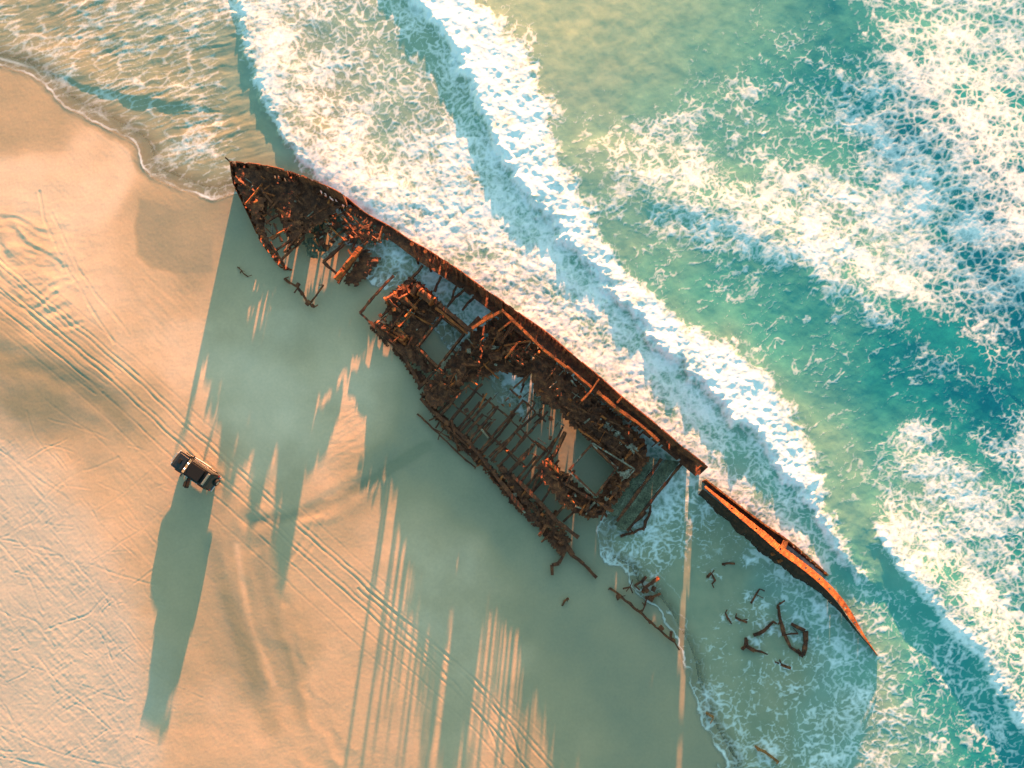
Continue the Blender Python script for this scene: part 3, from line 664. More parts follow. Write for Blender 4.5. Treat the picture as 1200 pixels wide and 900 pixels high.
# long sunlit rails along the inner edge of the stringer
def railparts(pts, zr, r, mat, name='deck_rail', posts=True):
    mb = MB(); P = [W(x, y, zr) for x, y in pts]
    for a, b in zip(P[:-1], P[1:]): mb.beam(a, b, r, r * .9, .012)
    o = sb(mb, name, mat)
    if posts:
        for i, (x, y) in enumerate(pts):
            p = W(x, y, zr); mb = MB(); mb.beam((p.x, p.y, .3), (p.x, p.y, zr - r * .5), .09, .09); sb(mb, 'rail_post', M['rust_dark'], o)
    return o
railparts([(553, 385), (570, 374), (589, 364)], 4.35, .28, M['rust_orange'])
railparts([(588, 363), (612, 386), (636, 409), (664, 431)], 4.5, .26, M['rust_orange'])
railparts([(664, 429), (693, 454)], 3.8, .2, M['rust_orange']); railparts([(700, 459), (722, 478), (745, 494)], 3.85, .3, M['rust_orange']); railparts([(744, 493), (757, 503), (772, 517)], 3.9, .28, M['rust_orange'])
railparts([(681, 470), (691, 460), (702, 444)], 4.0, .18, M['rust_orange']); railparts([(723, 472), (729, 465)], 4.0, .2, M['rust_orange'], posts=False)
railparts([(584, 388), (600, 376)], 4.2, .2, M['rust_orange']); railparts([(592, 420), (606, 402)], 3.6, .22, M['rust_orange'])

# torn decks
def deck(name, poly, z, mat, holes=(), eat=.3, seed=0, tilt=(0, 0), cell=2.6, rough=.07, parent=None):
    xs = [p[0] for p in poly]; ys = [p[1] for p in poly]; cx, cy = sum(xs) / len(xs), sum(ys) / len(ys)
    ax_ = np.arange(min(xs), max(xs) + cell, cell); ay_ = np.arange(min(ys), max(ys) + cell, cell)
    X, Y = np.meshgrid(ax_, ay_); X = X + rng.uniform(-.32, .32, X.shape) * cell; Y = Y + rng.uniform(-.32, .32, Y.shape) * cell
    N = fbm(X / 14 + seed, Y / 14 - seed, 4); Zd = z + rough * 3 * fbm(X / 9 + seed, Y / 9, 3) + tilt[0] * (X - cx) * S - tilt[1] * (Y - cy) * S + rng.uniform(-.02, .02, X.shape)
    mb = MB(); V = {}
    xm = (X[:-1, :-1] + X[1:, 1:]) / 2; ym = (Y[:-1, :-1] + Y[1:, 1:]) / 2
    keep = inpoly(xm, ym, poly)
    for h in holes: keep &= ~inpoly(xm, ym, h)
    d = polydist(xm, ym, list(poly) + [poly[0]])[0]
    keep &= (N[:-1, :-1] > -1 + eat * 1.6 - .0) | (eat <= 0)
    keep &= d > 1.0 + 5.5 * np.clip(fbm(xm / 7 + seed * 3, ym / 7, 3) + .12, 0, 1)
    def vert(i, j):
        if (i, j) not in V: V[i, j] = mb.bm.verts.new(W(X[i, j], Y[i, j], Zd[i, j]))
        return V[i, j]
    for i, j in zip(*np.nonzero(keep)):
        mb.bm.faces.new((vert(i, j), vert(i + 1, j), vert(i + 1, j + 1), vert(i, j + 1)))
    return sb(mb, name, mat, parent, solid=.06)
PORT1 = [[(x, y), (x + 3.4, y + 1), (x + 2.4, y + 5.2), (x - 1, y + 4.2)] for x, y in ((320.5, 204.5), (325.5, 201.8), (329, 207.5), (331, 201.6), (334.5, 208), (337, 202.8))]
PORT2 = [[(x, y), (x + 3.5, y + 1.5), (x + 4.2, y + 7), (x + .6, y + 5.8)] for x, y in ((373, 222.5), (380, 225.5), (386, 227.5), (392, 230), (398, 233))]
TRI = [(313, 243), (321, 242), (330, 262), (340, 284), (336, 297), (326, 306), (318, 291), (309, 264)]
FORE = [(271, 192), (306, 195.5), (335, 202.5), (364, 212.5), (388, 223), (403, 233), (402, 240), (386, 257), (368, 268), (358, 276), (345, 290), (336, 300), (326, 308), (316, 296), (304, 279), (293, 256), (283, 233), (274, 213)]
deck('forecastle_deck', FORE, 1.75, M['rust_dark'], [TRI] + PORT1 + PORT2, .16, 1.0, rough=.12)
deck('forecastle_deck', [(283, 228), (300, 226), (316, 234), (340, 246), (352, 256), (372, 266), (358, 277), (346, 291), (338, 280), (325, 246), (312, 240), (304, 262), (296, 255)], 2.05, M['rust'], (), .50, 4.0, rough=.12)
deck('broken_deck', [(352, 278), (366, 262), (402, 240), (430, 256), (458, 276), (446, 292), (424, 290), (405, 280), (382, 300), (372, 310), (360, 300)], .8, M['algae'], (), .60, 2.0, rough=.1)
deck('broken_deck', [(366, 262), (402, 240), (430, 256), (458, 276), (446, 292), (430, 300), (405, 285), (375, 305)], .95, M['rust_dark'], (), .66, 8.0, rough=.1)
deck('mast_house_plate', [(425, 291), (447, 302), (437, 321), (418, 337), (397, 333)], .75, M['rust_dark'], (), .1, 3.0, (.0, .03))
deck('engine_deck', [(455, 345), (480, 322), (500, 335), (516, 352), (553, 386), (545, 393), (518, 370), (488, 407), (513, 433), (500, 440), (470, 416), (440, 386), (436, 376), (448, 368)], .8, M['rust_dark'], [[(438, 374), (452, 362), (462, 372), (448, 384)], [(460, 384), (474, 366), (482, 374), (468, 392)]], .25, 5.0, rough=.12)
HATCH1 = [(518, 371), (544, 391), (513, 431), (489, 407)]; HATCH2 = [(667, 551), (693, 521), (722, 549), (698, 581)]
deck('midship_deck', [(515, 433), (546, 394), (556, 384), (589, 367), (640, 414), (640, 432), (612, 446), (585, 436), (566, 446), (545, 450), (528, 470), (510, 482), (494, 466), (497, 450)], 1.2, M['rust_dark'], (), .40, 6.0, rough=.16)
deck('midship_deck', [(520, 440), (555, 396), (589, 376), (630, 414), (612, 436), (580, 424), (556, 446), (530, 460)], 1.9, M['rust'], (), .68, 16.0, rough=.2)
DR = [(620, 420), (640, 412), (690, 457), (735, 495), (762, 520), (762, 540), (713, 602), (690, 610), (660, 596), (636, 566), (626, 548), (640, 532), (646, 540), (668, 556), (698, 582), (722, 549), (693, 520), (672, 504), (655, 484), (634, 474), (622, 452)]
deck('after_deck', DR, 1.5, M['rust'], [[(641, 529), (656, 514), (671, 500), (671, 528), (668, 553)], HATCH2], .12, 7.0, rough=.14)
deck('after_deck', [(640, 420), (690, 465), (730, 498), (756, 524), (740, 545), (716, 530), (690, 505), (670, 490), (650, 462)], 1.75, M['rust_dark'], (), .34, 12.0, rough=.12)
for poly, sd_ in (([(697, 486), (708, 490), (726, 505), (740, 518), (754, 532), (742, 534), (722, 516), (706, 502)], 21.), ([(720, 552), (742, 548), (738, 560), (728, 566)], 23.), ([(704, 580), (716, 574), (722, 582), (708, 590)], 24.)):
    deck('pale_planking', poly, 1.98, M['rust_pale'], (), .52, sd_, cell=1.6)
deck('land_side_strake', [(497, 455), (512, 478), (530, 494), (550, 510), (574, 540), (604, 575), (630, 602), (668, 638), (676, 632), (668, 646), (655, 652), (630, 622), (596, 590), (566, 552), (540, 524), (520, 506), (500, 478), (490, 462)], .55, M['rust_dark'], (), .34, 9.0, rough=.12, cell=2.0)
deck('land_side_strake', [(572, 530), (600, 552), (630, 580), (655, 610), (672, 634), (660, 640), (628, 606), (598, 578)], .75, M['rust_dark'], (), .5, 19.0, rough=.12, cell=2.0)
deck('land_side_strake', [(433, 374), (442, 388), (462, 404), (482, 424), (500, 440), (504, 452), (490, 456), (470, 424), (450, 404), (430, 384)], .5, M['rust_dark'], (), .42, 13.0, rough=.12, cell=2.0)
# grey slabs across the stern end
for q in ([(754, 536), (771, 537), (727, 606), (713, 600)], [(779, 539), (797, 541), (733, 622), (720, 615)]):
    mb = MB(); z1 = .95
    tp = [W(x, y, z1 + .03 * i) for i, (x, y) in enumerate(q)]; n = 12
    rowsv = []
    for i in range(n + 1):
        a = tp[0].lerp(tp[3], i / n); b = tp[1].lerp(tp[2], i / n)
        rowsv.append([mb.bm.verts.new(a.lerp(b, k / 4) + Vector((random.uniform(-.04, .04), random.uniform(-.04, .04), random.uniform(-.03, .03)))) for k in range(5)])
    for i in range(n):
        for k in range(4): mb.bm.faces.new((rowsv[i][k], rowsv[i + 1][k], rowsv[i + 1][k + 1], rowsv[i][k + 1]))
    sb(mb, 'bulkhead_slab', M['algae'], solid=.22)
mb = MB(); mb.beam(W(799, 543, 1.0), W(735, 622, .75), .28, .4, .03); sb(mb, 'bulkhead_beam', M['rust_dark'])
mb = MB(); mb.beam(W(775, 538, 1.0), W(723, 611, 1.0), .3, .4, .03); sb(mb, 'bulkhead_beam', M['rust_dark'])
# hatch coamings
for hp, z, hh, mt in ((HATCH1, 1.35, .7, 'rust'), (HATCH2, 1.9, .5, 'rust')):
    mb = MB()
    for i in range(4): mb.beam(W(*hp[i], z), W(*hp[(i + 1) % 4], z), .2, hh, .02)
    co_ = sb(mb, 'hatch_coaming', M[mt])
    if hp is HATCH2:
        mb = MB(); mb.beam(W(692, 519, 2.1), W(724, 549, 2.1), .16, .08, .01); mb.beam(W(694, 519, 2.1), W(744, 550, 2.1), .14, .08, .01); mb.beam(W(744, 550, 2.1), W(735, 560, 2.1), .14, .08, .01)
        mb.beam(W(666, 552, 2.1), W(697, 582, 2.1), .12, .08, .01); mb.beam(W(692, 521, 2.1), W(666, 552, 2.1), .12, .08, .01); sb(mb, 'coaming_rim', M['rust_pale'], co_)
# transverse deck beams
BEAMS = [((422, 367), (461, 323), .9), ((446, 372), (484, 328), .9), ((455, 388), (476, 362), .9), ((482, 327), (495.5, 311), 1.0), ((509, 342), (517, 324), 1.0), ((524, 360), (547, 338), 1.1), ((542, 364), (555.5, 349), 1.1), ((530, 352), (536, 333), 1.1),
         ((513, 484), (541, 457), .9), ((525, 497), (565, 450), 1.0), ((538, 507), (576, 466), 1.0), ((551, 515), (584, 476), 1.0), ((563, 528), (613, 469), 1.0), ((573, 536), (636, 478), 1.0), ((587, 544), (642, 482), 1.0), ((597, 554), (626, 520), 1.0), ((610, 566), (652, 514), 1.0), ((622, 578), (660, 500), 1.1),
         ((634, 590), (655, 562), .9), ((650, 606), (672, 580), .9), ((660, 612), (686, 590), .9), ((500, 470), (528, 440), 1.0), ((490, 456), (512, 432), 1.0)]
for k in range(13):
    f = k / 12; a = (505 + 118 * f + random.uniform(-2, 2), 480 + 100 * f + random.uniform(-2, 2)); L = random.uniform(26, 66)
    BEAMS.append((a, (a[0] + .64 * L, a[1] - .77 * L), random.uniform(.7, 1.0)))
for a, b, z in (((527, 470), (572, 508), .8), ((572, 508), (610, 545), .8), ((548, 452), (590, 484), .9), ((590, 484), (632, 524), .9), ((560, 500), (600, 531), .7), ((612, 468), (640, 494), .9)):
    mb = MB(); mb.beam(W(*a, z), W(*b, z), .16, .2, .04); sb(mb, 'longitudinal_beam', M['rust_dark'])
for a, b, z in BEAMS:
    m_ = ((a[0] + b[0]) / 2 + random.uniform(-2, 2), (a[1] + b[1]) / 2 + random.uniform(-2, 2))
    mb = MB(); mb.beam(W(*a, z * .75), W(*m_, z), .24, .22, .035); mb.beam(W(*m_, z), W(*b, z * 1.05), .24, .22, .035); sb(mb, 'deck_beam', M['rust_dark'])
for a, b, z in (((321, 262), (330, 283), 2.05), ((318, 281), (334, 268), 2.1), ((323, 294), (341, 281), 2.05), ((328, 306), (345, 290), 1.9), ((311, 262), (325, 252), 2.1), ((345, 291), (357, 278), 1.7)):
    mb = MB(); mb.beam(W(*a, z), W(*b, z), .22, .2, .02); sb(mb, 'deck_beam', M['rust'])
# edge girders
for pts, z, wd in (([(434, 378), (458, 402), (473, 416), (493, 453)], .7, .3), ([(422, 367), (436, 380)], .7, .25), ([(493, 467), (509, 484), (527, 498), (547, 516), (569, 542), (613, 598)], .85, .35), ([(600, 556), (632, 588), (652, 610), (678, 630)], 1.1, .35), ([(489, 407), (513, 432)], .8, .5), ([(598, 566), (630, 600), (662, 634), (671, 651)], .5, .45), ([(671, 651), (684, 661), (699, 677)], .35, .28), ([(665, 640), (655, 660), (647, 662), (647, 674)], .45, .35)):
    mb = MB(); P = [W(x, y, z * (1 + .1 * random.uniform(-1, 1))) for x, y in pts]
    for a, b in zip(P[:-1], P[1:]): mb.beam(a, b, wd, .3, .04)
    sb(mb, 'edge_girder', M['rust_dark'])
# foredeck plank, winch, frame
mb = MB(); mb.beam(W(378, 303, 1.1), W(406, 275, 1.2), .55, .12, .03); sb(mb, 'fallen_plank', M['rust_pale'])
mb = MB()
for a, b in (((379, 307), (396, 322)), ((379, 307), (403, 286)), ((396, 332), (425, 290))): mb.beam(W(*a, 1.05), W(*b, 1.05), .3, .3, .03)
sb(mb, 'winch_frame', M['rust_dark'])
mb = MB(); mb.beam(W(394, 327, 1.5), W(423, 290, 1.55), .5, .3, .03)
for t in (.2, .42, .75): 
    c = W(394 + 29 * t, 327 - 37 * t, 1.62); mb.box(c, (.75, .55, .42), Matrix.Rotation(.9, 3, 'Z'), .05)
win = sb(mb, 'winch_bed', M['rust_orange'])
for t in (.1, .58):
    c = W(394 + 29 * t, 327 - 37 * t, 1.7); d_ = Vector((.62, .79, 0)); mb = MB(); mb.tube([c - d_ * .5, c - d_ * .45, c + d_ * .45, c + d_ * .5], .3, 12); sb(mb, 'winch_drum', M['rust_orange'], win, smooth=False)
mb = MB(); mb.beam(W(408, 293, 1.75), W(413, 300, 1.75), .2, .2); sb(mb, 'winch_lever', M['rust_orange'], win)
# engine: boiler cylinders, columns and longitudinal girders
for (x, y), ang, r, L, z in (((459, 350), .5, .45, 1.3, 1.0), ((500, 348), -.7, .45, 1.8, 1.5), ((470, 392), -.75, .4, 1.5, .8), ((486, 340), .9, .35, 1.2, 1.3), ((449, 384), -.6, .35, 1.6, .6)):
    c = W(x, y, z); d_ = Vector((math.cos(ang), math.sin(ang), .08)); mb = MB(); mb.tube([c - d_ * L / 2, c - d_ * L * .42, c + d_ * L * .42, c + d_ * L / 2], r, 14)
    cy_ = sb(mb, 'engine_cylinder', M['rust']); mb = MB(); mb.tube([c + d_ * (L / 2 - .12), c + d_ * (L / 2 + .05)], r * 1.18, 14); sb(mb, 'cylinder_flange', M['rust_orange'], cy_); mb = MB(); mb.tube([c - d_ * (L / 2 + .05), c - d_ * (L / 2 - .12)], r * 1.18, 14); sb(mb, 'cylinder_flange', M['rust_orange'], cy_)
for a, b, z, wd, mt in (((515, 357), (552, 388), 2.3, .42, 'rust'), ((511, 361), (548, 391), 2.2, .2, 'rust_orange'), ((473, 348), (488, 362), 1.4, .3, 'rust_orange'), ((487, 333), (514, 356), 1.6, .35, 'rust'), ((545, 388), (562, 372), 2.3, .4, 'rust'), ((553, 384), (577, 367), 2.6, .3, 'rust_orange'), ((466, 384), (480, 398), 1.0, .24, 'rust_orange'), ((447, 385), (476, 404), .8, .2, 'rust_orange')):
    mb = MB(); mb.beam(W(*a, z), W(*b, z), wd, .3, .03); sb(mb, 'engine_girder', M[mt])
# loose broken beams and small scrap lying in the hull
HEAPS = [([(277, 200), (330, 206), (370, 222), (396, 240), (368, 266), (344, 288), (322, 304), (300, 268), (284, 236)], 1.8, 2.25, 12, 60, .6), ([(360, 266), (404, 242), (450, 272), (440, 292), (400, 285), (372, 306)], .8, 1.5, 8, 60, .5),
         ([(440, 378), (456, 350), (482, 325), (514, 352), (500, 372), (486, 404), (462, 404)], .75, 1.5, 14, 90, .55), ([(508, 436), (546, 396), (588, 370), (636, 414), (610, 440), (560, 450), (520, 470), (498, 462)], 1.2, 2.4, 14, 90, .6),
         ([(540, 470), (600, 440), (640, 440), (660, 500), (650, 570), (600, 540), (560, 505)], .8, 1.6, 9, 60, .6), ([(640, 424), (692, 462), (752, 522), (728, 548), (690, 515), (655, 480)], 1.7, 2.3, 10, 70, .5), ([(640, 540), (700, 585), (722, 560), (740, 556), (712, 600), (672, 598)], 1.6, 2.0, 6, 50, .4), ([(500, 470), (560, 525), (640, 600), (664, 640), (640, 628), (560, 545), (500, 484)], .6, 1.0, 6, 50, .4)]
for poly, z0, z1, nb, ns, ln in HEAPS:
    xs = [p[0] for p in poly]; ys = [p[1] for p in poly]
    def pick():
        while True:
            x, y = random.uniform(min(xs), max(xs)), random.uniform(min(ys), max(ys))
            if inpoly(np.array([x]), np.array([y]), poly)[0]: return x, y
    def abeam(mb, L, wd):
        x, y = pick(); a = random.choice((-.66, .9, -.66, .9, random.uniform(0, 3.1))) + random.uniform(-.25, .25); z = random.uniform(z0, z1)
        c = W(x, y, z); d_ = Vector((math.cos(a), math.sin(a), random.uniform(-.35, .35))); mb.beam(c - d_ * L / 2, c + d_ * L / 2, wd, wd * random.uniform(.5, 1.1), .03, twist=random.uniform(0, 1.5))
    for i in range(nb):
        mb = MB(); abeam(mb, random.uniform(1.2, 3.2), random.uniform(.12, .3)); sb(mb, 'broken_beam', M[random.choice(('rust', 'rust', 'rust_dark', 'rust_orange'))])
    for mt, fr in (('rust_dark', .45), ('rust', .3), ('rust_orange', .15), ('rust_pale', .1)):
        mb = MB()
        for i in range(int(ns * fr)):
            if random.random() < .6: abeam(mb, random.uniform(.3, 1.3), random.uniform(.06, .2))
            else:
                x, y = pick(); s_ = random.uniform(.15, .5); mb.box(W(x, y, random.uniform(z0, z1)), (s_, s_ * random.uniform(.4, 1), random.uniform(.04, .3)), Matrix.Rotation(random.uniform(0, 3), 3, 'Z') @ Matrix.Rotation(random.uniform(-.5, .5), 3, 'X'), .02)
        tag(sb(mb, 'scrap_metal', M[mt]), kind='stuff')

# ------------------------------------------------------------------ the separate stern piece
st = empty('stern_fragment', W(905, 650, 0))
tag(st, 'curved tapering piece of rusty stern hull with a bright orange flange standing in the surf', 'hull fragment')
def lb(mb, root, name, mat, parent=None, **k):
    bmesh.ops.translate(mb.bm, verts=mb.bm.verts[:], vec=-root.location); return mb.build(name, mat, parent or root, **k)
FL = resample(smooth_line([(826, 570), (849, 589), (872, 608), (893, 625), (915, 644), (937, 660), (957, 676), (974, 692), (990, 711), (1010, 742), (1029, 769)], 6), 1.2)
mb = MB(); rows = []
n = len(FL); hol = {int(n * t) for t in (.14, .27, .40, .53, .60, .66, .76, .83, .87)}
for i, (x, y) in enumerate(FL):
    t = i / n; wd = .70 * (5 + 6 * math.sin(math.pi * min(1, t * 1.0))) * (1 if t < .8 else max(.1, (1 - t) / .2))
    if t < .08: wd *= .7
    wd *= 1 + .12 * random.uniform(-1, 1) if t < .55 else 1
    a = FL[max(i - 1, 0)]; b = FL[min(i + 1, n - 1)]; L = math.hypot(b[0] - a[0], b[1] - a[1]); nx, ny = (b[1] - a[1]) / L, -(b[0] - a[0]) / L    # seaward
    zt = 2.35 - 1.9 * max(0, (t - .45) / .55) ** 1.5
    rows.append([mb.bm.verts.new(W(x + nx * wd * (k / 6 - .5), y + ny * wd * (k / 6 - .5), zt - .42 * (k / 6) * wd / 10)) for k in range(7)])
for i in range(n - 1):
    for k in range(6):
        if (i in hol or i - 1 in hol) and k in (2, 3): continue
        mb.bm.faces.new((rows[i][k], rows[i + 1][k], rows[i + 1][k + 1], rows[i][k + 1]))
lb(mb, st, 'flange', M['band'], solid=.05)
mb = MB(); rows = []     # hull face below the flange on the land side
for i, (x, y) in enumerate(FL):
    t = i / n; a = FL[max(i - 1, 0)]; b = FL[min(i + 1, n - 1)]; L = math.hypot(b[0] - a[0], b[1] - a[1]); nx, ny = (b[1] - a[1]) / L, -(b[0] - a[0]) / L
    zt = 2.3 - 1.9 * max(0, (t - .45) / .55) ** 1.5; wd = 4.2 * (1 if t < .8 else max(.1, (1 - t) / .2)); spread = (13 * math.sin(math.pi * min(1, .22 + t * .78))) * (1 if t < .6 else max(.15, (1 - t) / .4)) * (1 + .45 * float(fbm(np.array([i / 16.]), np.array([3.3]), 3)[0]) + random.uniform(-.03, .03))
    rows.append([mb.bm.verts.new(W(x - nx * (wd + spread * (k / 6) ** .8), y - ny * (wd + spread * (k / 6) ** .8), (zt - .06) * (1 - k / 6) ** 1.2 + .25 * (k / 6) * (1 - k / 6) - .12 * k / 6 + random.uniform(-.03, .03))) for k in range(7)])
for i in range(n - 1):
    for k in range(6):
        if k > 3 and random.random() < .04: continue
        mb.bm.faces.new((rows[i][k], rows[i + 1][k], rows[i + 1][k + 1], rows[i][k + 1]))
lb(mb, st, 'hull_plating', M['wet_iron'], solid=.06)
RIM = resample(smooth_line([(827, 562), (850, 580), (872, 597), (898, 616), (924, 634), (948, 654), (973, 676)], 6), 1.6)
mb = MB(); rows = []
for i, (x, y) in enumerate(RIM):
    t = i / len(RIM); zt = 1.55 - .8 * max(0, (t - .6) / .4); tp = W(x, y, zt)
    rows.append([mb.bm.verts.new((tp.x + random.uniform(-.02, .02), tp.y + random.uniform(-.02, .02), -.4 + (zt + .4) * k / 5)) for k in range(6)])
for i in range(len(RIM) - 1):
    for k in range(5):
        if RIM[i][0] > 930 and k > 2 and random.random() < .35: continue
        mb.bm.faces.new((rows[i][k], rows[i + 1][k], rows[i + 1][k + 1], rows[i][k + 1]))
lb(mb, st, 'hull_plating', M['rust'], solid=.06)
deck_poly = [(828, 564), (850, 581), (872, 598), (898, 617), (924, 635), (921, 642), (908, 636), (890, 620), (868, 602), (846, 584), (829, 570)]
rz_ = [W(x, y, .9) for x, y in deck_poly]
mb = MB(); mb.bm.faces.new([mb.bm.verts.new(p) for p in rz_]); lb(mb, st, 'inner_plate', M['rust_dark'], solid=.05)
mb = MB(); mb.beam(W(921, 634, 2.0), W(917, 644, 2.0), .5, .12, .02); lb(mb, st, 'web_frame', M['band'])
mb = MB()
for i in range(0, len(RIM) - 2, 2):
    t = i / len(RIM); z = 1.58 - .8 * max(0, (t - .6) / .4); t2_ = (i + 2) / len(RIM); z2 = 1.58 - .8 * max(0, (t2_ - .6) / .4)
    mb.beam(W(*RIM[i], z), W(*RIM[i + 2], z2), .16, .1, .01)
lb(mb, st, 'gunwale', M['band'])
mb = MB(); mb.box(W(914, 657, 1.3), (.4, .3, .5), Matrix.Rotation(.5, 3, 'Z'), .03); lb(mb, st, 'bracket', M['rust_orange'])
mb = MB(); mb.box(W(906, 649, 1.5), (.35, .3, .4), Matrix.Rotation(.2, 3, 'Z'), .03); lb(mb, st, 'bracket', M['rust_orange'])

# ------------------------------------------------------------------ loose wreckage
def piece(name, label, cat, polys, mat='rust_dark', group=None, lumps=()):
    """polys: list of (points (px,py,z), width) ; one mesh"""
    if any(k in name for k in ('sunken', 'bent_pipe', 'iron_fragment')): mat = 'rust_dark'; polys = [([(x, y, z - .14) for x, y, z in pts], wd) for pts, wd in polys]
    x0 = polys[0][0][0]; base = W(x0[0], x0[1], 0)
    mb = MB()
    for pts, wd in polys:
        P = [W(x, y, z) for x, y, z in pts]
        for a, b in zip(P[:-1], P[1:]): mb.beam(a, b, wd * random.uniform(.6, 1.0), wd * random.uniform(.5, .9), wd * .22)
        for k in range(max(1, int(len(P) * .8))):
            q = random.choice(P); v_ = Vector((random.uniform(-1, 1), random.uniform(-1, 1), random.uniform(.1, .8))).normalized() * random.uniform(.3, .8); mb.beam(q, q + v_, wd * .4, wd * .3, wd * .1)
    for x, y, z, s_ in lumps: mb.box(W(x, y, z), (s_, s_ * .8, s_ * .6), Matrix.Rotation(random.uniform(0, 3), 3, 'Z') @ Matrix.Rotation(random.uniform(-.4, .4), 3, 'X'), s_ * .15)
    bmesh.ops.translate(mb.bm, verts=mb.bm.verts[:], vec=-base)
    o = mb.build(name, M[mat]); o.location = base; tag(o, label, cat, group); return o
piece('broken_rail', 'rusty broken rail with stub posts lying on wet sand just off the bow', 'wreckage', [([(333, 327, .25), (341, 332, .5), (349, 337, .7), (355, 346, .6), (360, 353, .6), (368, 360, .5)], .3), ([(364, 354, .6), (371, 345, .8), (379, 334, 1.0)], .2)], 'rust', lumps=((349, 334, .85, .5), (354, 344, .7, .4), (361, 355, .6, .6), (366, 358, .5, .4)))
piece('bent_rod', 'short bent dark rod lying alone on shaded sand left of the bow', 'wreckage', [([(278, 313, .12), (283, 317, .3), (286, 321, .25), (291, 324, .1)], .14), ([(283, 317, .3), (281, 320, .2)], .1)])
piece('fallen_beam', 'long thin double beam lying on sand along the landward side amidships', 'wreckage', [([(489, 485, .15), (515, 509, .5), (536, 530, .4), (557, 548, .3)], .22), ([(510, 503, .5), (530, 515, .6), (552, 535, .6), (560, 545, .5)], .16), ([(515, 509, .5), (520, 503, .6)], .14)])
piece('broken_rail', 'long rusty strip with lumps running out to the water edge past the stern', 'wreckage', [([(715, 689, .1), (728, 699, .35), (748, 716, .4), (768, 734, .35), (791, 753, .3)], .28), ([(728, 699, .35), (723, 703, .3)], .2), ([(752, 718, .3), (757, 708, .5)], .15), ([(786, 750, .3), (787, 740, .5)], .25)], lumps=((725, 699, .4, .5), (762, 729, .6, .35), (775, 736, .6, .5), (789, 750, .4, .4)))
piece('wreckage_lump', 'tangled dark lump of frames in thin foam above the long rusty strip', 'wreckage', [([(743, 686, .3), (752, 682, .5), (757, 676, .4)], .3), ([(752, 694, .4), (762, 684, .7), (772, 677, .5)], .35), ([(756, 700, .3), (764, 700, .5), (774, 695, .5)], .35), ([(730, 690, .3), (738, 688, .5), (741, 695, .3)], .18), ([(755, 710, .2), (758, 702, .5)], .15)], lumps=((763, 702, .6, .5), (757, 691, .5, .6), (766, 690, .5, .5)))
piece('dark_stub', 'small dark stub on shaded sand below the broken side of the wreck', 'wreckage', [([(659, 710, .08), (662, 704, .3), (666, 701, .2)], .2)])
piece('sunken_girder', 'dark girder awash in foam just behind the grey slabs', 'wreckage', [([(727, 629, .2), (742, 624, .4), (755, 618, .4), (762, 598, .3)], .36)])
piece('sunken_girder', 'small straight dark bar in shallow water at the foot of the slabs', 'wreckage', [([(745, 612, .3), (757, 600, .35)], .3)])
piece('bent_pipe', 'long curved dark pipe rising from the water with a square frame beside it', 'wreckage', [([(912, 709, .35), (914, 728, .5), (919, 745, .5), (927, 758, .4), (941, 770, .2)], .34), ([(927, 732, .3), (943, 740, .5), (945, 752, .4), (941, 768, .2)], .4), ([(920, 744, .3), (935, 742, .4)], .2)])
piece('sunken_timber', 'crooked dark timber with a knot, half sunk between the fragment and the sand', 'wreckage', [([(906, 728, .3), (896, 739, .4), (883, 744, .3)], .34), ([(874, 747, .3), (875, 757, .4), (884, 762, .4), (892, 764, .2)], .38), ([(875, 757, .4), (869, 761, .2)], .3)])
for i, (lab, pts, wd) in enumerate((('small dark fragment poking from clear water, upper of a close pair', [(850, 718, .1), (853, 724, .35), (857, 731, .1)], .2), ('flat dark fragment beside the upright one in clear water', [(862, 724, .12), (868, 727, .3), (875, 729, .1)], .22),
      ('single brownish chip in the water below the crooked timber', [(915, 778, .1), (920, 781, .3), (926, 783, .1)], .3), ('dark jagged knot of iron beside the sunlit streak on the water', [(829, 676, .2), (834, 672, .5), (838, 680, .3), (834, 684, .1)], .22),
      ('thin dark bar lying level in the shade of the orange flange', [(846, 661, .2), (861, 660, .25)], .2), ('thin forked branch of iron beside the foam patch under the fragment', [(880, 707, .2), (886, 697, .3), (890, 690, .2)], .18))):
    piece('iron_fragment', lab, 'wreckage', [(pts, wd)], group='iron fragments poking out of the shallow water')
piece('driftwood_plank', 'sunlit orange plank lying in thin foam at the lower right shore', 'driftwood', [([(885, 874, .12), (897, 882, .3), (912, 893, .15)], .3)], 'wood')
piece('driftwood_chip', 'small reddish chip caught on the foam line left of the orange plank', 'driftwood', [([(827, 836, .1), (836, 841, .2)], .24)], 'wood')
# ------------------------------------------------------------------ the off-road car
car = empty('off_road_car', (0, 0, 0))
tag(car, 'black off road car with roof rack and an open door parked on the tyre tracks', 'car')
def cb(mb, name, mat, parent=None, **k): return mb.build(name, M[mat], parent or car, **k)
def taper(mb, z0, z1, sy, sx=1.0, cx=0.0):
    for v in mb.bm.verts:
        t = min(1, max(0, (v.co.z - z0) / (z1 - z0))); v.co.y *= 1 + (sy - 1) * t; v.co.x = cx + (v.co.x - cx) * (1 + (sx - 1) * t)
mb = MB()     # lower body with arches, front at +x
prof = [(2.45, .5), (2.5, .95), (2.36, 1.12), (1.05, 1.24), (-2.35, 1.24), (-2.45, 1.1), (-2.42, .5)]
def arch(cx): return [(cx + .52 * math.cos(a), .52 + .52 * math.sin(a)) for a in [math.pi * k / 8 for k in range(9)]]
lo = [(-2.0, .6)] 
prof += [(x, z) for x, z in reversed(arch(-1.42))] + [(x, z) for x, z in reversed(arch(1.45))]
mb.prism(prof, -.93, .93)
for v in mb.bm.verts:
    if v.co.x > 1.2: v.co.y *= 1 - .10 * ((v.co.x - 1.2) / 1.3) ** 2
    if v.co.x < -2.2: v.co.y *= .95
body = cb(mb, 'body', 'paint', bevel=.05)
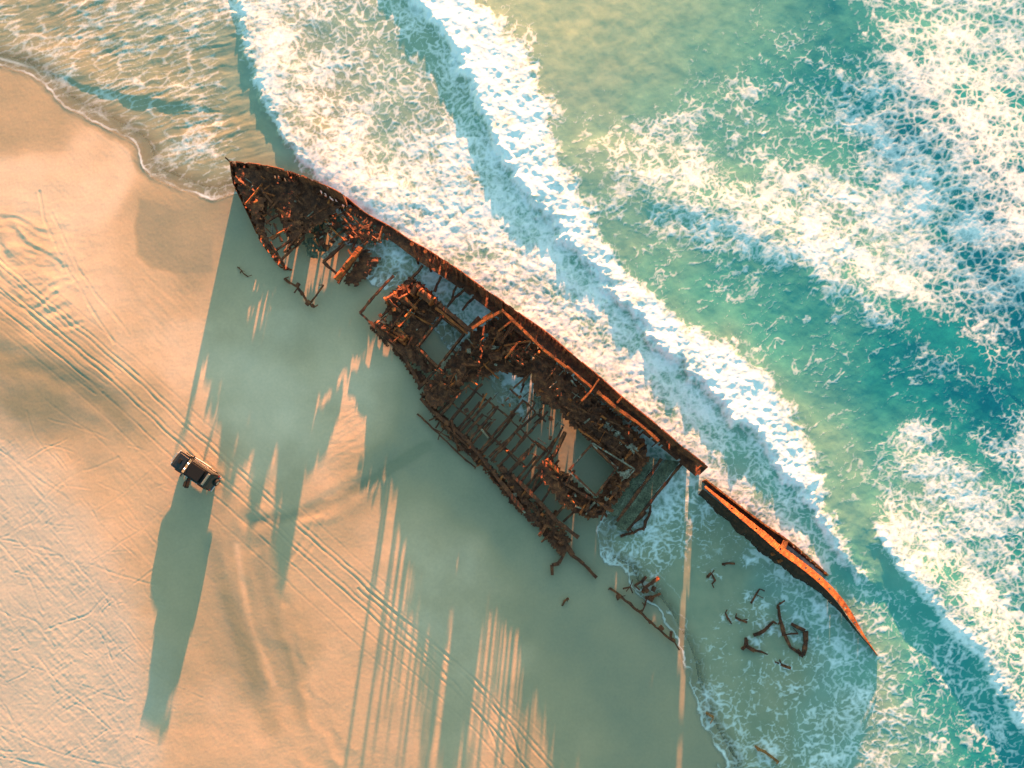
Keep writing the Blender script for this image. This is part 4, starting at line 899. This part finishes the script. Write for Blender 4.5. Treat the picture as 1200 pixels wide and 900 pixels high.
mb = MB(); mb.prism([(1.0, 1.22), (.42, 1.86), (-2.1, 1.90), (-2.38, 1.22)], -.88, .88); taper(mb, 1.22, 1.9, .86); cb(mb, 'cabin', 'paint', bevel=.05)
mb = MB(); mb.prism([(2.3, 1.10), (2.2, 1.19), (1.15, 1.30), (1.05, 1.22)], -.72, .72); taper(mb, 1.1, 1.3, .92); bon = cb(mb, 'bonnet', 'paint', bevel=.03)
mb = MB(); mb.box((1.75, .0, 1.275), (.34, .5, .06), Matrix.Rotation(.1, 3, 'Y'), .02); cb(mb, 'bonnet_scoop', 'plastic', bon)
def quad(pts, name, mat, parent=None, th=.02):
    mb = MB(); mb.bm.faces.new([mb.bm.verts.new(p) for p in pts]); return cb(mb, name, mat, parent, solid=th)
quad([(.98, -.78, 1.27), (.98, .78, 1.27), (.47, .69, 1.835), (.47, -.69, 1.835)], 'windscreen', 'screen')
quad([(-2.385, -.74, 1.28), (-2.385, .74, 1.28), (-2.15, .66, 1.82), (-2.15, -.66, 1.82)], 'rear_window', 'glass')
for s in (-1, 1):
    for xa, xb, xc, xd in ((.78, .1, .1, .36), (.02, -.85, -.85, .02), (-.93, -2.1, -1.95, -.93)):
        if s == 1 and xa == .02: continue
        quad([(xa, s * .875, 1.29), (xb, s * .875, 1.29), (xc, s * .785, 1.80), (xd, s * .785, 1.80)], 'side_window', 'glass')
    mb = MB(); mb.tube([(1.1, s * .98, .42), (.2, s * 1.03, .40), (-1.0, s * 1.03, .40)], .06, 8); cb(mb, 'side_step', 'alu')
    mb = MB(); mb.prism([(2.515, .80), (2.50, .98), (2.44, .98), (2.44, .80)], s * .52, s * .80); cb(mb, 'headlight', 'lampglass', bevel=.01)
    mb = MB(); mb.box((-2.45, s * .78, 1.0), (.05, .16, .32), None, .01); cb(mb, 'tail_light', 'red')
    for cx in (1.45, -1.42):
        mb = MB(); mb.tube([(cx, s * (.66), .42), (cx, s * .70, .42), (cx, s * .90, .42), (cx, s * .95, .42)], .42, 24); wl = cb(mb, 'wheel', 'tyre')
        mb = MB(); mb.tube([(cx, s * .93, .42), (cx, s * .965, .42)], .25, 16); mb.tube([(cx, s * .96, .42), (cx, s * .985, .42)], .08, 10); cb(mb, 'rim', 'alu', wl)
        mb = MB(); a0 = arch(cx); 
        for (xa, za), (xb, zb2) in zip(a0[:-1], a0[1:]): mb.beam((xa, s * .95, za), (xb, s * .95, zb2), .10, .07)
        cb(mb, 'wheel_arch', 'plastic')
    if s:
        mb = MB(); mb.box((.72, s * 1.06, 1.34), (.14, .26, .2), None, .04); mi = cb(mb, 'mirror', 'plastic'); mb = MB(); mb.box((.645, s * 1.06, 1.34), (.012, .2, .15)); cb(mb, 'mirror_glass', 'chrome', mi)
    for hx in (.2, -.75):
        if not (s == 1 and hx < 0):
            mb = MB(); mb.box((hx, s * .95, 1.12), (.2, .035, .035), None, .01); cb(mb, 'door_handle', 'chrome')
mb = MB(); mb.box((2.55, 0, .62), (.2, 1.7, .22), None, .05); mb.tube([(2.6, -.5, .66), (2.62, -.48, 1.0), (2.62, .48, 1.0), (2.6, .5, .66)], .035, 8); cb(mb, 'bull_bar', 'alu')
mb = MB(); mb.box((0, 0, .37), (3.9, 1.1, .34), None, .03); cb(mb, 'chassis', 'plastic')
mb = MB(); mb.box((2.49, 0, .88), (.05, 1.0, .2), None, .02); cb(mb, 'grille', 'plastic')
mb = MB(); mb.box((-2.5, 0, .62), (.16, 1.7, .2), None, .05); cb(mb, 'rear_bumper', 'alu')
mb = MB(); mb.tube([(-2.5, -.2, .98), (-2.54, -.2, .98), (-2.68, -.2, .98), (-2.72, -.2, .98)], .38, 24); sp = cb(mb, 'spare_wheel', 'tyre'); mb = MB(); mb.tube([(-2.70, -.2, .98), (-2.735, -.2, .98)], .22, 16); cb(mb, 'rim', 'alu', sp)
mb = MB(); mb.beam((.9, -.9, 1.0), (.9, -.93, 2.05), .08, .08); mb.box((.88, -.93, 2.08), (.14, .12, .14), None, .02); cb(mb, 'snorkel', 'plastic')
mb = MB()     # roof rack
for s in (-1, 1): mb.beam((.35, s * .74, 2.10), (-2.0, s * .74, 2.12), .05, .06); 
for k in range(8): mb.beam((.33 - k * .33, -.73, 2.10), (.33 - k * .33, .73, 2.10), .06, .03)
for s in (-1, 1):
    for x in (.2, -.8, -1.8): mb.beam((x, s * .72, 1.85), (x, s * .74, 2.09), .05, .05)
rk = cb(mb, 'roof_rack', 'plastic')
mb = MB(); mb.box((-.55, .0, 2.05), (1.7, 1.3, .26), None, .04); cb(mb, 'rack_tray', 'plastic', rk)
mb = MB(); mb.box((-1.95, 0, 2.16), (.26, 1.28, .14), None, .05); cb(mb, 'rolled_awning', 'screen', rk)
for y in (-.3, .3): mb = MB(); mb.tube([(.42, y, 2.17), (.5, y, 2.17)], .09, 12); cb(mb, 'spot_lamp', 'chrome', rk)
mb = MB(); mb.beam((1.05, .62, 1.25), (1.1, .64, 2.5), .015, .015); cb(mb, 'aerial', 'plastic')
# open front door on the landward side
dh = Vector((.05, .93, 0)); ang = R(70)
def dpt(a, z): return dh + Vector((-math.cos(ang) * a, math.sin(ang) * a, z))
mb = MB(); mb.bm.faces.new([mb.bm.verts.new(dpt(a, z)) for a, z in ((0, .55), (1.0, .55), (1.02, 1.24), (0, 1.24))]); dr_ = cb(mb, 'rear_door', 'paint', solid=.12)
mb = MB(); mb.bm.faces.new([mb.bm.verts.new(dpt(a, z) + Vector((0, -.02, 0))) for a, z in ((.08, 1.25), (.98, 1.25), (.94, 1.78), (.5, 1.78))]); cb(mb, 'door_window', 'glass', dr_, solid=.025)
mb = MB(); mb.box(dpt(.9, 1.1) + Vector((.07, .05, 0)), (.2, .05, .04), Matrix.Rotation(-ang, 3, 'Z')); cb(mb, 'door_handle', 'chrome', dr_)
mb = MB(); mb.box((-.45, .42, .95), (.5, .5, .15), None, .04); mb.box((-.72, .42, 1.25), (.14, .48, .6), Matrix.Rotation(-.15, 3, 'Y'), .04); cb(mb, 'rear_seat', 'interior')
cp = W(234, 553, 0); car.location = (cp.x, cp.y, ground_z(234, 553)); car.rotation_euler = (0, 0, math.atan2(32, -51))
